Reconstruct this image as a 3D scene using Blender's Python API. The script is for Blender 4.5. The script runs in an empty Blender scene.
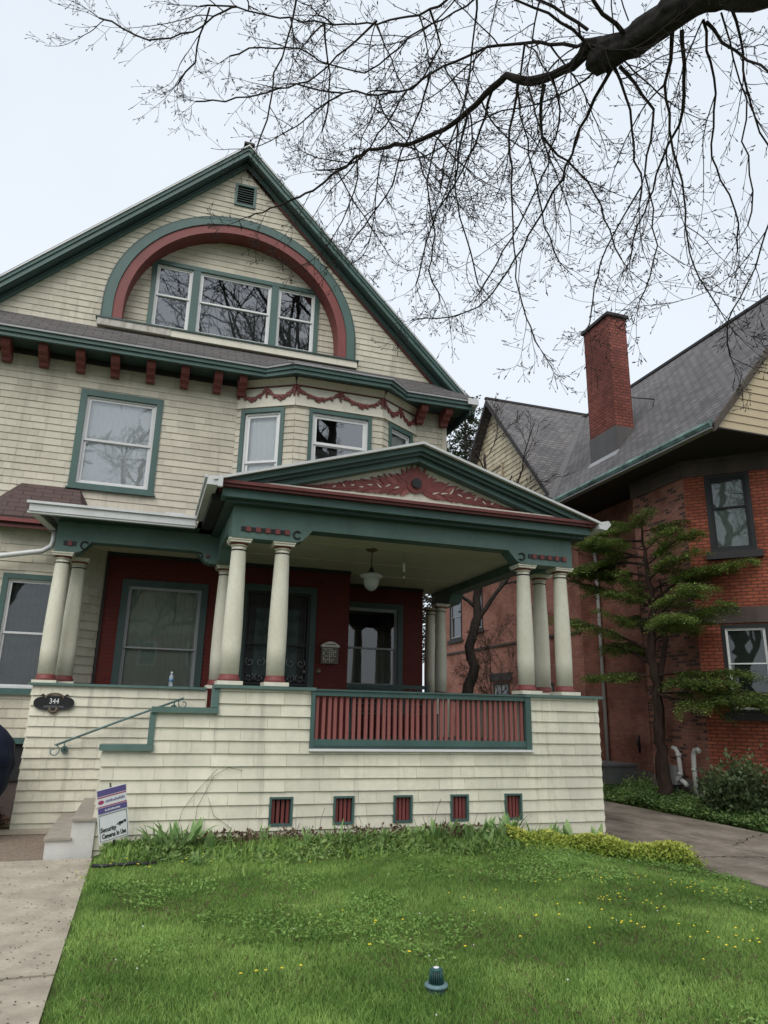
import bpy, math, random
import numpy as np
from mathutils import Vector, Matrix, noise
R = math.radians
S = bpy.context.scene
COL = S.collection
rnd = random.Random(7)

# ------------------------------------------------------------------ materials
def nt_mat(name):
    m = bpy.data.materials.new(name); m.use_nodes = True
    nt = m.node_tree
    for n in list(nt.nodes):
        if n.type not in ('OUTPUT_MATERIAL', 'BSDF_PRINCIPLED'): nt.nodes.remove(n)
    return m, nt, nt.nodes['Principled BSDF']
def N(nt, kind, **kw):
    n = nt.nodes.new(kind)
    for k, v in kw.items():
        if hasattr(n, k): setattr(n, k, v)
        else: n.inputs[k.replace('_', ' ')].default_value = v
    return n
def mixc(nt, fac, a, b, mode='MIX'):
    n = nt.nodes.new('ShaderNodeMix'); n.data_type = 'RGBA'; n.blend_type = mode
    for s, v in ((n.inputs[0], fac), (n.inputs[6], a), (n.inputs[7], b)):
        if isinstance(v, bpy.types.NodeSocket): nt.links.new(v, s)
        elif isinstance(v, (int, float)): s.default_value = v
        else: s.default_value = (*v, 1)
    return n.outputs[2]
def ramp(nt, src, lo, hi, a=0.0, b=1.0):
    n = nt.nodes.new('ShaderNodeMapRange'); nt.links.new(src, n.inputs[0])
    n.inputs[1].default_value = lo; n.inputs[2].default_value = hi
    n.inputs[3].default_value = a; n.inputs[4].default_value = b
    return n.outputs[0]
def noise_fac(nt, scale, detail=4, rough=.6, coord='Object', stretch=None):
    tc = nt.nodes.new('ShaderNodeTexCoord'); o = tc.outputs[coord]
    if stretch:
        mp = nt.nodes.new('ShaderNodeMapping'); mp.inputs['Scale'].default_value = stretch
        nt.links.new(o, mp.inputs[0]); o = mp.outputs[0]
    n = N(nt, 'ShaderNodeTexNoise', Scale=scale, Detail=detail, Roughness=rough)
    nt.links.new(o, n.inputs['Vector'])
    return n.outputs[0]
def bump(nt, bs, src, strength=.3, dist=.01):
    b = N(nt, 'ShaderNodeBump', Strength=strength, Distance=dist)
    nt.links.new(src, b.inputs['Height']); nt.links.new(b.outputs[0], bs.inputs['Normal'])
MATS = {}
def paint(name, col, rough=.55, var=.22, scale=3., tint=0., dirt=None, stretch=(1, 1, .35), bmp=.15, spec=.4):
    m, nt, bs = nt_mat(name)
    d = tuple(c * (1 - var) for c in col) if dirt is None else dirt
    f = ramp(nt, noise_fac(nt, scale, 6, .65, stretch=stretch), .38, .72)
    c = mixc(nt, f, col, d)
    if var > .05: c = mixc(nt, ramp(nt, noise_fac(nt, scale * 9, 3, .7), .35, .7, 0, .35), c, tuple(x * .9 for x in d))
    if name.startswith('cream'):
        c = mixc(nt, ramp(nt, noise_fac(nt, 2.2, 5, .6, stretch=(3.2, 3.2, .22)), .56, .72, 0, .5), c, tuple(x * .66 for x in d))
        c = mixc(nt, ramp(nt, noise_fac(nt, 5.5, 6, .75), .66, .74, 0, .6), c, (.20, .19, .14))
    if tint:
        at = N(nt, 'ShaderNodeAttribute', attribute_name='tint')
        k = ramp(nt, at.outputs['Fac'], 0, 1, 1 - tint, 1 + tint * .35)
        cc = nt.nodes.new('ShaderNodeCombineColor')
        for i in range(3): nt.links.new(k, cc.inputs[i])
        c = mixc(nt, 1., c, cc.outputs[0], 'MULTIPLY')
    nt.links.new(c, bs.inputs['Base Color'])
    bs.inputs['Roughness'].default_value = rough
    bs.inputs['Specular IOR Level'].default_value = spec
    if bmp: bump(nt, bs, noise_fac(nt, 40, 4, .7, stretch=stretch), bmp, .004)
    MATS[name] = m; return m
def brick(name, c1, c2, mortar, dirt=None, dscale=1.2, bw=.21, bh=.07, ms=.012, rough=.85, patch=None):
    m, nt, bs = nt_mat(name)
    uv = nt.nodes.new('ShaderNodeTexCoord')
    b = N(nt, 'ShaderNodeTexBrick', Scale=1.)
    b.inputs['Brick Width'].default_value = bw; b.inputs['Row Height'].default_value = bh
    b.inputs['Mortar Size'].default_value = ms; b.inputs['Mortar Smooth'].default_value = .15
    b.inputs['Bias'].default_value = 0
    b.inputs['Color1'].default_value = (*c1, 1); b.inputs['Color2'].default_value = (*c2, 1); b.inputs['Mortar'].default_value = (*mortar, 1)
    nt.links.new(uv.outputs['UV'], b.inputs['Vector'])
    c = b.outputs['Color']
    if dirt:
        c = mixc(nt, ramp(nt, noise_fac(nt, dscale, 6, .6), .45, .62, 0, .85), c, dirt, 'MULTIPLY')
    if patch:      # rows of soot-dark bricks: a second brick texture with the same cells picks single bricks
        b2 = N(nt, 'ShaderNodeTexBrick', Scale=1.)
        for k in ('Brick Width', 'Row Height', 'Mortar Size', 'Mortar Smooth', 'Bias'): b2.inputs[k].default_value = b.inputs[k].default_value
        b2.inputs['Color1'].default_value = (0, 0, 0, 1); b2.inputs['Color2'].default_value = (1, 1, 1, 1); b2.inputs['Mortar'].default_value = (0, 0, 0, 1)
        nt.links.new(uv.outputs['UV'], b2.inputs['Vector'])
        f = ramp(nt, b2.outputs['Color'], .55, .62)
        g = ramp(nt, noise_fac(nt, 1.1, 3, .5), .44, .5)
        mu = nt.nodes.new('ShaderNodeMath'); mu.operation = 'MULTIPLY'; nt.links.new(f, mu.inputs[0]); nt.links.new(g, mu.inputs[1])
        c = mixc(nt, mu.outputs[0], c, patch)
    c = mixc(nt, ramp(nt, noise_fac(nt, 14, 4, .7), .3, .8, 0, .45), c, tuple(x * .5 for x in c1))
    nt.links.new(c, bs.inputs['Base Color']); bs.inputs['Roughness'].default_value = rough
    bs.inputs['Specular IOR Level'].default_value = .2
    inv = nt.nodes.new('ShaderNodeMath'); inv.operation = 'SUBTRACT'; inv.inputs[0].default_value = 1
    nt.links.new(b.outputs['Fac'], inv.inputs[1]); bump(nt, bs, inv.outputs[0], .6, .008)
    MATS[name] = m; return m
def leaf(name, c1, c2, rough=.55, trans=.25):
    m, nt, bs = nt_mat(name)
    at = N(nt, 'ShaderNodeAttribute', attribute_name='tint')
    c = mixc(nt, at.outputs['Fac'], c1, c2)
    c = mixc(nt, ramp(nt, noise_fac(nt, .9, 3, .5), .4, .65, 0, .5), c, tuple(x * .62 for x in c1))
    nt.links.new(c, bs.inputs['Base Color']); bs.inputs['Roughness'].default_value = rough
    bs.inputs['Specular IOR Level'].default_value = .25
    tr = nt.nodes.new('ShaderNodeBsdfTranslucent'); nt.links.new(c, tr.inputs[0])
    mx = nt.nodes.new('ShaderNodeMixShader'); mx.inputs[0].default_value = trans
    nt.links.new(bs.outputs[0], mx.inputs[1]); nt.links.new(tr.outputs[0], mx.inputs[2])
    nt.links.new(mx.outputs[0], nt.nodes['Material Output'].inputs[0])
    MATS[name] = m; return m
def glass(name, base=.10, tint=(.75, .8, .8), warp=.02):
    m, nt, bs = nt_mat(name); nt.nodes.remove(bs)
    gl = N(nt, 'ShaderNodeBsdfGlossy', Roughness=.015); gl.inputs[0].default_value = (.95, .97, 1, 1)
    tr = nt.nodes.new('ShaderNodeBsdfTransparent'); tr.inputs[0].default_value = (*tint, 1)
    fr = N(nt, 'ShaderNodeFresnel', IOR=1.5)
    f = ramp(nt, fr.outputs[0], 0, 1, base, 1)
    mx = nt.nodes.new('ShaderNodeMixShader'); nt.links.new(f, mx.inputs[0])
    nt.links.new(tr.outputs[0], mx.inputs[1]); nt.links.new(gl.outputs[0], mx.inputs[2])
    nt.links.new(mx.outputs[0], nt.nodes['Material Output'].inputs[0])
    b = N(nt, 'ShaderNodeBump', Strength=warp, Distance=.05)
    nt.links.new(noise_fac(nt, 1.6, 2, .5), b.inputs['Height']); nt.links.new(b.outputs[0], gl.inputs['Normal'])
    MATS[name] = m; return m

paint('cream', (.565, .53, .44), .7, .16, 1.6, tint=.13, dirt=(.46, .425, .345), spec=.2)
paint('cream_porch', (.74, .71, .57), .7, .14, 1.3, tint=.09, dirt=(.58, .555, .46), spec=.2)
paint('cream_trim', (.63, .60, .51), .5, .12, 2)
paint('column_cream', (.73, .71, .60), .5, .16, 2.5, dirt=(.56, .53, .42))
paint('ceiling_cream', (.70, .64, .48), .6, .15, 1)
paint('green', (.064, .125, .113), .48, .3, 2.2)
paint('green_porch', (.105, .18, .16), .48, .3, 2.2)
paint('green_dark', (.038, .072, .066), .5, .3, 2)
paint('red', (.205, .052, .048), .55, .3, 3)
paint('red_dk2', (.15, .038, .034), .55, .3, 3)
paint('red_mid', (.20, .052, .048), .55, .3, 3)
paint('red_dark', (.115, .028, .026), .55, .3, 3)
paint('baluster_red', (.30, .10, .09), .6, .3, 4)
paint('black_paint', (.012, .013, .014), .45, .1, 2)
paint('white', (.72, .72, .71), .4, .1, 2)
paint('sash_white', (.66, .67, .67), .35, .06, 2)
paint('metal_white', (.62, .63, .63), .35, .18, 2.5)
paint('metal_grey', (.30, .31, .32), .4, .2, 2)
paint('flaky', (.55, .53, .48), .8, .45, 9, dirt=(.22, .2, .17))
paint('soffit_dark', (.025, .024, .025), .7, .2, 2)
paint('stone', (.105, .082, .073), .9, .4, 2.5, bmp=.5, spec=.2)
paint('stone_light', (.20, .17, .15), .9, .4, 4, bmp=.6, spec=.2)
paint('sill_dark', (.045, .04, .042), .8, .3, 3, bmp=.4)
paint('flashing', (.10, .094, .092), .5, .35, 3)
paint('copper', (.03, .05, .045), .7, .6, 2.5, dirt=(.22, .36, .32), stretch=(1, 1, 1))
paint('tan_siding', (.47, .38, .25), .6, .1, 1.5)
paint('tan_shingle', (.68, .59, .42), .7, .3, 5, tint=.25)
paint('iron', (.02, .02, .022), .45, .1, 4)
paint('bronze', (.16, .12, .08), .45, .3, 9)
paint('rail_green', (.12, .20, .19), .5, .3, 6)
paint('drain_green', (.02, .085, .08), .45, .2, 20)
paint('drain_rim', (.13, .22, .23), .5, .2, 20)
paint('navy', (.012, .017, .035), .75, .3, 5, bmp=.4, spec=.2)
paint('concrete', (.46, .405, .325), .9, .3, 2.5, dirt=(.27, .235, .185), stretch=(1, 1, 1), bmp=.4, spec=.15)
paint('concrete_pale', (.62, .61, .58), .85, .15, 5, stretch=(1, 1, 1), bmp=.3, spec=.15)
paint('tread', (.36, .32, .27), .9, .25, 6, stretch=(1, 1, 1), bmp=.4, spec=.15)
paint('aggregate', (.30, .235, .185), .95, .6, 30, stretch=(1, 1, 1), bmp=.8, spec=.1)
paint('asphalt', (.06, .06, .06), .95, .3, 8, stretch=(1, 1, 1), bmp=.6)
paint('soil', (.045, .036, .024), 1, .4, 7, stretch=(1, 1, 1), bmp=.7, spec=.05)
paint('bark', (.055, .047, .043), .9, .5, 14, stretch=(1, 1, .3), bmp=.9, spec=.1)
paint('bark_limb', (.062, .056, .053), .95, .6, 9, dirt=(.016, .015, .016), stretch=(1.2, 1.2, .8), bmp=1.0, spec=.08)
paint('bark_grey', (.12, .10, .085), .9, .5, 10, stretch=(1, 1, .3), bmp=.9, spec=.1)
paint('bark_conifer', (.06, .042, .033), .9, .5, 12, stretch=(1, 1, .3), bmp=.9, spec=.1)
paint('twig', (.085, .065, .052), .9, .3, 10, bmp=0, spec=.1)
paint('sign_white', (.70, .72, .72), .4, .05, 3, bmp=0)
paint('sign_purple', (.105, .085, .24), .4, .05, 3, bmp=0)
paint('sign_red', (.35, .05, .13), .4, .05, 3, bmp=0)
paint('sign_black', (.015, .015, .018), .5, .05, 3, bmp=0)
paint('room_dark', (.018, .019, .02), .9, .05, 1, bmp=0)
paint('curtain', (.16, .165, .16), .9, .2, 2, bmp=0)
paint('curtain_lace', (.22, .22, .24), .9, .5, 6, stretch=(1, 1, 1), bmp=0)
paint('blind', (.80, .82, .82), .8, .08, 1, bmp=0)
paint('blind_grey', (.50, .52, .51), .8, .1, 1, bmp=0)
paint('tub_grey', (.13, .14, .14), .6, .2, 5)
paint('meter_grey', (.28, .28, .28), .5, .2, 5)
paint('pvc', (.6, .6, .58), .4, .1, 5)
paint('lamp_glass', (.42, .43, .40), .3, .05, 3, bmp=0)
paint('yellow', (.72, .58, .03), .6, .05, 3, bmp=0)
paint('petal_white', (.6, .6, .58), .6, .05, 3, bmp=0)
paint('label_blue', (.10, .22, .42), .4, .05, 3, bmp=0)
brick('porch_brick', (.135, .022, .018), (.10, .018, .015), (.085, .02, .016), rough=.6)
brick('orange_brick', (.45, .13, .075), (.30, .078, .048), (.13, .055, .04), dirt=(.6, .55, .5), ms=.014)
brick('old_brick', (.46, .19, .135), (.32, .12, .088), (.24, .16, .13), dirt=(.5, .45, .42), patch=(.045, .03, .028), ms=.014)
brick('rear_brick', (.52, .20, .145), (.36, .135, .10), (.28, .19, .155), dirt=(.5, .45, .43), ms=.014)
brick('chimney_brick', (.31, .095, .072), (.19, .060, .048), (.10, .05, .043), ms=.016, bh=.085, dirt=(.55, .5, .5), dscale=.9)
brick('slate', (.185, .175, .175), (.115, .11, .115), (.035, .034, .036), bw=.24, bh=.15, ms=.012, dirt=(.7, .7, .72), rough=.75)
brick('brown_shingle', (.105, .072, .066), (.082, .058, .054), (.04, .03, .03), bw=.3, bh=.14, ms=.008, rough=.9)
brick('grey_shingle', (.125, .115, .115), (.095, .088, .088), (.045, .04, .04), bw=.3, bh=.13, ms=.008, rough=.9)
paint('concrete_old', (.30, .255, .205), .9, .45, 1.1, dirt=(.085, .068, .055), stretch=(1.3, .8, 1), bmp=.8, spec=.15)
paint('lawn_soil', (.09, .14, .035), 1, .5, 5, dirt=(.03, .045, .012), stretch=(1, 1, 1), bmp=.7, spec=.05)
leaf('grass', (.155, .29, .062), (.40, .57, .16))
leaf('weed', (.14, .27, .055), (.32, .48, .13))
leaf('iris', (.15, .28, .085), (.36, .48, .21))
leaf('bed_leaf', (.13, .23, .06), (.32, .42, .15))
leaf('gold_leaf', (.24, .35, .05), (.72, .72, .17))
leaf('cover', (.09, .18, .055), (.27, .38, .12))
leaf('conifer', (.092, .145, .038), (.27, .35, .09))
leaf('rhodo', (.045, .07, .03), (.14, .18, .08), rough=.35)
leaf('spruce_leaf', (.018, .032, .018), (.04, .06, .03))
leaf('dead_leaf', (.10, .055, .04), (.20, .13, .085))
glass('glass_attic', .17, (.75, .77, .79)); glass('glass', .12, (.9, .92, .92)); glass('glass_bright', .16, (.93, .95, .95)); glass('glass_dull', .045, (.6, .66, .62))
# clear plastic for the water bottle
m, nt, bs = nt_mat('bottle'); bs.inputs['Base Color'].default_value = (.75, .85, .9, 1); bs.inputs['Roughness'].default_value = .1
bs.inputs['Transmission Weight'].default_value = .7; MATS['bottle'] = m

# ------------------------------------------------------------------ mesh helpers
class MB:
    def __init__(s): s.v = []; s.f = []; s.m = []; s.sm = []; s.t = []; s.mats = []
    def mi(s, name):
        if name not in s.mats: s.mats.append(name)
        return s.mats.index(name)
    def add(s, vs, fs, mat, smooth=False, tint=.5):
        b = len(s.v); k = s.mi(mat); s.v.extend([tuple(p) for p in vs])
        for f in fs: s.f.append([b + i for i in f]); s.m.append(k); s.sm.append(smooth); s.t.append(tint)
        return s
    def box8(s, P, mat, tint=.5):       # P: 4 bottom points then 4 top points, same winding
        return s.add(P, [(3, 2, 1, 0), (4, 5, 6, 7), (0, 1, 5, 4), (1, 2, 6, 5), (2, 3, 7, 6), (3, 0, 4, 7)], mat, tint=tint)
    def box(s, x0, x1, y0, y1, z0, z1, mat):
        return s.box8([(x0, y0, z0), (x1, y0, z0), (x1, y1, z0), (x0, y1, z0), (x0, y0, z1), (x1, y0, z1), (x1, y1, z1), (x0, y1, z1)], mat)
    def prism(s, poly, vec, mat, smooth=False):   # poly: 3D points of one face, extruded by vec
        n = len(poly); v = Vector(vec); A = [Vector(p) for p in poly]
        return s.add(A + [p + v for p in A], [tuple(range(n))[::-1], tuple(range(n, 2 * n))] + [(i, (i + 1) % n, n + (i + 1) % n, n + i) for i in range(n)], mat, smooth)
    def tube(s, pts, rad, mat, n=8, cap=True, tint=.5, rough=0):
        pts = [Vector(p) for p in pts]
        if not hasattr(rad, '__len__'): rad = [rad] * len(pts)
        b = len(s.v); k = s.mi(mat); ref = None
        for i, p in enumerate(pts):
            d = (pts[min(i + 1, len(pts) - 1)] - pts[max(i - 1, 0)])
            if d.length < 1e-9: d = Vector((0, 0, 1))
            d.normalize()
            if ref is None: ref = d.orthogonal().normalized()
            ref = (ref - d * ref.dot(d));
            if ref.length < 1e-6: ref = d.orthogonal()
            ref.normalize(); o = d.cross(ref)
            for j in range(n):
                a = 2 * math.pi * j / n
                k_ = 1 + rough * (noise.noise(Vector((math.cos(a) * 2.2, math.sin(a) * 2.2, i * .16))) + .6 * noise.noise(Vector((math.cos(a) * 6, math.sin(a) * 6, i * .4 + 9))) + .45 * noise.noise(Vector((math.cos(a) * 14, math.sin(a) * 14, i * .9 + 5)))) if rough else 1
                s.v.append(tuple(p + (ref * math.cos(a) + o * math.sin(a)) * rad[i] * k_))
        for i in range(len(pts) - 1):
            for j in range(n):
                s.f.append([b + i * n + j, b + i * n + (j + 1) % n, b + (i + 1) * n + (j + 1) % n, b + (i + 1) * n + j]); s.m.append(k); s.sm.append(True); s.t.append(tint)
        if cap:
            s.f.append([b + j for j in range(n)][::-1]); s.f.append([b + (len(pts) - 1) * n + j for j in range(n)])
            s.m += [k, k]; s.sm += [False, False]; s.t += [tint, tint]
        return s
    def lathe(s, prof, c, mat, n=24, smooth=True):  # prof [(r,z)], c=(x,y,z)
        b = len(s.v); k = s.mi(mat)
        for r, z in prof:
            for j in range(n):
                a = 2 * math.pi * j / n; s.v.append((c[0] + r * math.cos(a), c[1] + r * math.sin(a), c[2] + z))
        for i in range(len(prof) - 1):
            for j in range(n):
                s.f.append([b + i * n + j, b + i * n + (j + 1) % n, b + (i + 1) * n + (j + 1) % n, b + (i + 1) * n + j]); s.m.append(k); s.sm.append(smooth); s.t.append(.5)
        s.f.append([b + j for j in range(n)][::-1]); s.f.append([b + (len(prof) - 1) * n + j for j in range(n)])
        s.m += [k, k]; s.sm += [False, False]; s.t += [.5, .5]
        return s
    def build(s, name, parent=None, uv=True, label=None):
        me = bpy.data.meshes.new(name)
        me.from_pydata(s.v, [], s.f)
        for mt in s.mats: me.materials.append(MATS[mt])
        me.polygons.foreach_set('material_index', s.m); me.polygons.foreach_set('use_smooth', s.sm)
        at = me.attributes.new('tint', 'FLOAT', 'FACE'); at.data.foreach_set('value', s.t)
        if uv:
            ul = me.uv_layers.new(name='UVMap').data
            for p in me.polygons:
                n = p.normal
                if abs(n.z) > .94: U, V = Vector((1, 0, 0)), Vector((0, 1, 0))
                else:
                    U = Vector((0, 0, 1)).cross(n).normalized(); V = n.cross(U)
                for li in p.loop_indices:
                    co = me.vertices[me.loops[li].vertex_index].co
                    ul[li].uv = (co.dot(U), co.dot(V))
        o = bpy.data.objects.new(name, me); COL.objects.link(o)
        if parent: o.parent = parent
        if label: o['label'] = label
        return o
def tag(o, label, cat, group=None, kind=None):
    o['label'] = label; o['category'] = cat
    if group: o['group'] = group
    if kind: o['kind'] = kind
    return o
def struct(o, kind='structure'): o['kind'] = kind; return o
def thing(name, label, cat, loc=(0, 0, 0), group=None):
    o = bpy.data.objects.new(name, None); COL.objects.link(o); o.location = loc; o.empty_display_size = .2
    bpy.context.view_layer.update()
    return tag(o, label, cat, group)
def sub(mb, name, parent, label=None):
    """part whose vertices are in world coordinates, parented to an Empty that may stand elsewhere"""
    o = mb.build(name, None, label=label)
    o.parent = parent; off = Vector((0, 0, 0)); q = parent
    while q: off += q.location; q = q.parent
    o.location = -off
    return o
class Fr:       # wall frame: u along the wall, n outward, z up
    def __init__(s, x, y, ux, uy):
        l = math.hypot(ux, uy); s.o = Vector((x, y, 0)); s.u = Vector((ux / l, uy / l, 0)); s.n = Vector((s.u.y, -s.u.x, 0))
    def p(s, u, n, z): return s.o + s.u * u + s.n * n + Vector((0, 0, z))
def fbox(mb, F, u0, u1, n0, n1, z0, z1, mat):
    return mb.box8([F.p(u0, n1, z0), F.p(u1, n1, z0), F.p(u1, n0, z0), F.p(u0, n0, z0), F.p(u0, n1, z1), F.p(u1, n1, z1), F.p(u1, n0, z1), F.p(u0, n0, z1)], mat)
def subtract(iv, a, b):
    out = []
    for x, y in iv:
        if b <= x or a >= y: out.append((x, y)); continue
        if a > x: out.append((x, a))
        if b < y: out.append((b, y))
    return out
def siding(mb, F, z0, z1, span, holes=(), exp=.15, w=(.13, .30), th=.013, mat='cream', hole_fn=None, seed=1, zoff=0., jit=.003, extra=()):
    """lapped wood shingles in courses, each shingle a wedge, over a sheathing sheet with the same openings"""
    rg = random.Random(seed); z = z0 - zoff; hi = 0
    while z < z1 - 1e-4:
        za, zb = max(z, z0), min(z + exp, z1)
        cuts = sorted({za, zb, *[h for H in holes for h in H[2:4] if za < h < zb], *[e for e in extra if za < e < zb]})
        zm = (za + zb) / 2; full = span(zm)
        if full:
            a0, a1 = min(i[0] for i in full), max(i[1] for i in full)
            js = [a0]; u = a0 - rg.uniform(0, w[0])
            while True:
                u += rg.uniform(*w)
                if u >= a1 - .02: break
                if u > a0 + .02: js.append(u)
            js.append(a1)
            props = [(rg.random(), rg.uniform(-jit, jit), rg.uniform(.8, 1.15)) for _ in js]
            for c0, c1 in zip(cuts[:-1], cuts[1:]):
                cm = (c0 + c1) / 2
                iv = list(span(cm))
                for H in holes:
                    if H[2] < cm < H[3]: iv = subtract(iv, H[0], H[1])
                if hole_fn:
                    h = hole_fn(cm)
                    if h: iv = subtract(iv, *h)
                for x0, x1 in iv:
                    mb.add([F.p(x0, 0, c0), F.p(x1, 0, c0), F.p(x1, 0, c1), F.p(x0, 0, c1)], [(0, 1, 2, 3)], mat, tint=.0)
                    for i in range(len(js) - 1):
                        p, q = max(js[i] + .0015, x0), min(js[i + 1] - .0015, x1)
                        if q - p < .008: continue
                        t, dz, k = props[i]; zz0 = c0 + (dz if c0 == za and za > z0 + .01 else 0)
                        n0 = th * k * (1 - (c0 - z) / exp) + .003; n1 = th * k * (1 - (c1 - z) / exp) + .003
                        P = [F.p(p, 0, zz0), F.p(q, 0, zz0), F.p(q, 0, c1), F.p(p, 0, c1), F.p(p, n0, zz0), F.p(q, n0, zz0), F.p(q, n1, c1), F.p(p, n1, c1)]
                        mb.add(P, [(4, 5, 6, 7), (0, 1, 5, 4), (1, 2, 6, 5), (3, 0, 4, 7)], mat, tint=t)
        z += exp
    return mb
def window(parent, F, u0, u1, z0, z1, cas=.1, cmat='green', smat='sash_white', meet=.5, curt='curtain', gl='glass', n=0., label=None, proud=.035, depth=.12, sash_w=.045, sill=True, units=None, hidden=(), thick_head=0.):
    """double-hung window set in an opening of its wall: casing, sash with glass and what hangs behind it"""
    c = MB()
    fbox(c, F, u0, u1, n, n + proud, z1 - cas - thick_head, z1, cmat); fbox(c, F, u0, u1, n, n + proud + .002, z0, z0 + cas * .8, cmat)
    fbox(c, F, u0, u0 + cas, n, n + proud, z0 + cas * .8, z1 - cas - thick_head, cmat); fbox(c, F, u1 - cas, u1, n, n + proud, z0 + cas * .8, z1 - cas - thick_head, cmat)
    if sill: fbox(c, F, u0 - .03, u1 + .03, n, n + proud + .035, z0 - .03, z0 - .001, cmat)
    a, b, d, e = u0 + cas, u1 - cas, z0 + cas * .8, z1 - cas - thick_head
    # reveals and the dark room behind
    for (p, q, r, t) in ((a - .02, a, d - .02, e + .02), (b, b + .02, d - .02, e + .02)): fbox(c, F, p, q, n - depth, n - .002, r, t, cmat)
    fbox(c, F, a, b, n - depth, n - .002, e, e + .02, cmat); fbox(c, F, a, b, n - depth, n - .002, d - .02, d, cmat)
    w = c.build('window', None, label=label)
    w.parent = parent; w.location = -parent.location
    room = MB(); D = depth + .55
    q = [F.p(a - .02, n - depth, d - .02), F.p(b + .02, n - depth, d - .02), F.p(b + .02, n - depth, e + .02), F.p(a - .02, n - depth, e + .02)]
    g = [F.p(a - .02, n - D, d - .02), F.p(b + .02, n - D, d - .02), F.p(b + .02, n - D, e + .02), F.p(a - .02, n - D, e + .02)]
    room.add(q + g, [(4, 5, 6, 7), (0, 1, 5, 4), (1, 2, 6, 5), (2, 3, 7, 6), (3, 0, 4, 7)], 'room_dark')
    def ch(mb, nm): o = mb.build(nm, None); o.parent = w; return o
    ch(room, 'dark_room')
    spans = units or [(a, b)]
    if units:
        for i in range(len(units) - 1):
            mu = MB(); fbox(mu, F, units[i][1], units[i + 1][0], n - depth, n + proud - .004, d, e, cmat); ch(mu, 'mullion')
    for a, b in spans:
        s = MB(); sw = sash_w; zm = d + (e - d) * meet
        def ring(x0, x1, y0, y1, n0, n1, ww):
            fbox(s, F, x0, x0 + ww, n0, n1, y0, y1, smat); fbox(s, F, x1 - ww, x1, n0, n1, y0, y1, smat)
            fbox(s, F, x0 + ww, x1 - ww, n0, n1, y0, y0 + ww, smat); fbox(s, F, x0 + ww, x1 - ww, n0, n1, y1 - ww, y1, smat)
        ring(a, b, d, e, n - .05, n - .01, sw * .6)
        i = sw * .6
        ring(a + i, b - i, d + i, zm + .015, n - .08, n - .052, sw * .7)     # lower sash
        ring(a + i, b - i, zm - .015, e - i, n - .052, n - .028, sw * .7)   # upper sash, in front here
        ch(s, 'sash')
        k = i + sw * .7
        pn = MB()
        pn.add([F.p(a + k - .005, n - .066, d + k - .005), F.p(b - k + .005, n - .066, d + k - .005), F.p(b - k + .005, n - .066, zm), F.p(a + k - .005, n - .066, zm)], [(0, 1, 2, 3)], gl)
        pn.add([F.p(a + k - .005, n - .040, zm), F.p(b - k + .005, n - .040, zm), F.p(b - k + .005, n - .040, e - k + .005), F.p(a + k - .005, n - .040, e - k + .005)], [(0, 1, 2, 3)], gl)
        ch(pn, 'glass_pane')
        if curt:
            cm = MB(); cf = curt if isinstance(curt, tuple) else (curt, 0., 1., .012)
            mat, lo, hi, amp = cf; zl, zh = d + (e - d) * lo, d + (e - d) * hi
            m_ = 60; vs = []; rr = random.Random(int(abs(a * 100)) + int(zl * 10))
            ph = rr.uniform(0, 6)
            for r_ in range(2):
                for j in range(m_ + 1):
                    t = j / m_; uu = a + (b - a) * t
                    nn = n - depth + .012 + amp * math.sin(t * (b - a) * 75 + ph + 1.2 * math.sin(t * 9)) - amp * r_ * .3
                    vs.append(F.p(uu, nn, (zl, zh)[r_]))
            cm.add(vs, [(j, j + 1, m_ + 2 + j, m_ + 1 + j) for j in range(m_)], mat, smooth=True)
            ch(cm, 'blind' if 'blind' in mat else 'curtain')
    return w

def scatter_mesh(name, P, Nrm, size, mat, tint, shape='leaf', parent=None, up=None, rg=None):
    """many small leaf faces as one mesh; P (n,3) centres, Nrm (n,3) axis each leaf points along"""
    n = len(P); rg = rg or np.random.default_rng(1)
    A = Nrm / np.linalg.norm(Nrm, axis=1, keepdims=True)
    T = rg.normal(size=(n, 3)) if up is None else np.cross(A, up + rg.normal(size=(n, 3)) * .35)
    T -= (T * A).sum(1, keepdims=True) * A; T /= np.linalg.norm(T, axis=1, keepdims=True)
    size = np.asarray(size).reshape(-1, 1) * np.ones((n, 1))
    if shape == 'leaf':
        V = np.stack([P, P + A * size * .45 + T * size * .28, P + A * size, P + A * size * .45 - T * size * .28], 1); k = 4
    elif shape == 'blade':
        wd = size * .055
        bend = rg.normal(size=(n, 3)) * [1, 1, 0] * .22
        mid = P + A * size * .55; tip = P + A * size + bend * size
        V = np.stack([P - T * wd, P + T * wd, mid + T * wd * .7 + bend * size * .3, tip, mid - T * wd * .7 + bend * size * .3], 1); k = 5
    V = V.reshape(-1, 3)
    me = bpy.data.meshes.new(name); me.vertices.add(len(V)); me.vertices.foreach_set('co', V.astype(np.float32).ravel())
    me.loops.add(n * k); me.loops.foreach_set('vertex_index', np.arange(n * k, dtype=np.int32))
    me.polygons.add(n); me.polygons.foreach_set('loop_start', np.arange(n, dtype=np.int32) * k)
    me.polygons.foreach_set('loop_total', np.full(n, k, dtype=np.int32))
    at = me.attributes.new('tint', 'FLOAT', 'FACE'); at.data.foreach_set('value', np.clip(tint, 0, 1).astype(np.float32))
    me.materials.append(MATS[mat]); me.update(calc_edges=True); me.validate()
    o = bpy.data.objects.new(name, me); COL.objects.link(o)
    if parent:
        o.parent = parent; o.location = -parent.location
    return o
# ------------------------------------------------------------------ the cream house
YF = 13.0            # main front wall
FM = Fr(0, YF, 1, 0)
house = thing('shingled_house', 'big cream shingled house with green and dark red trim and arched attic window', 'house', (1.0, 13.0, 0))
GC = .95             # gable centre line
def rake_z(x): return 12.62 - abs(x - GC) * 1.0
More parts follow.
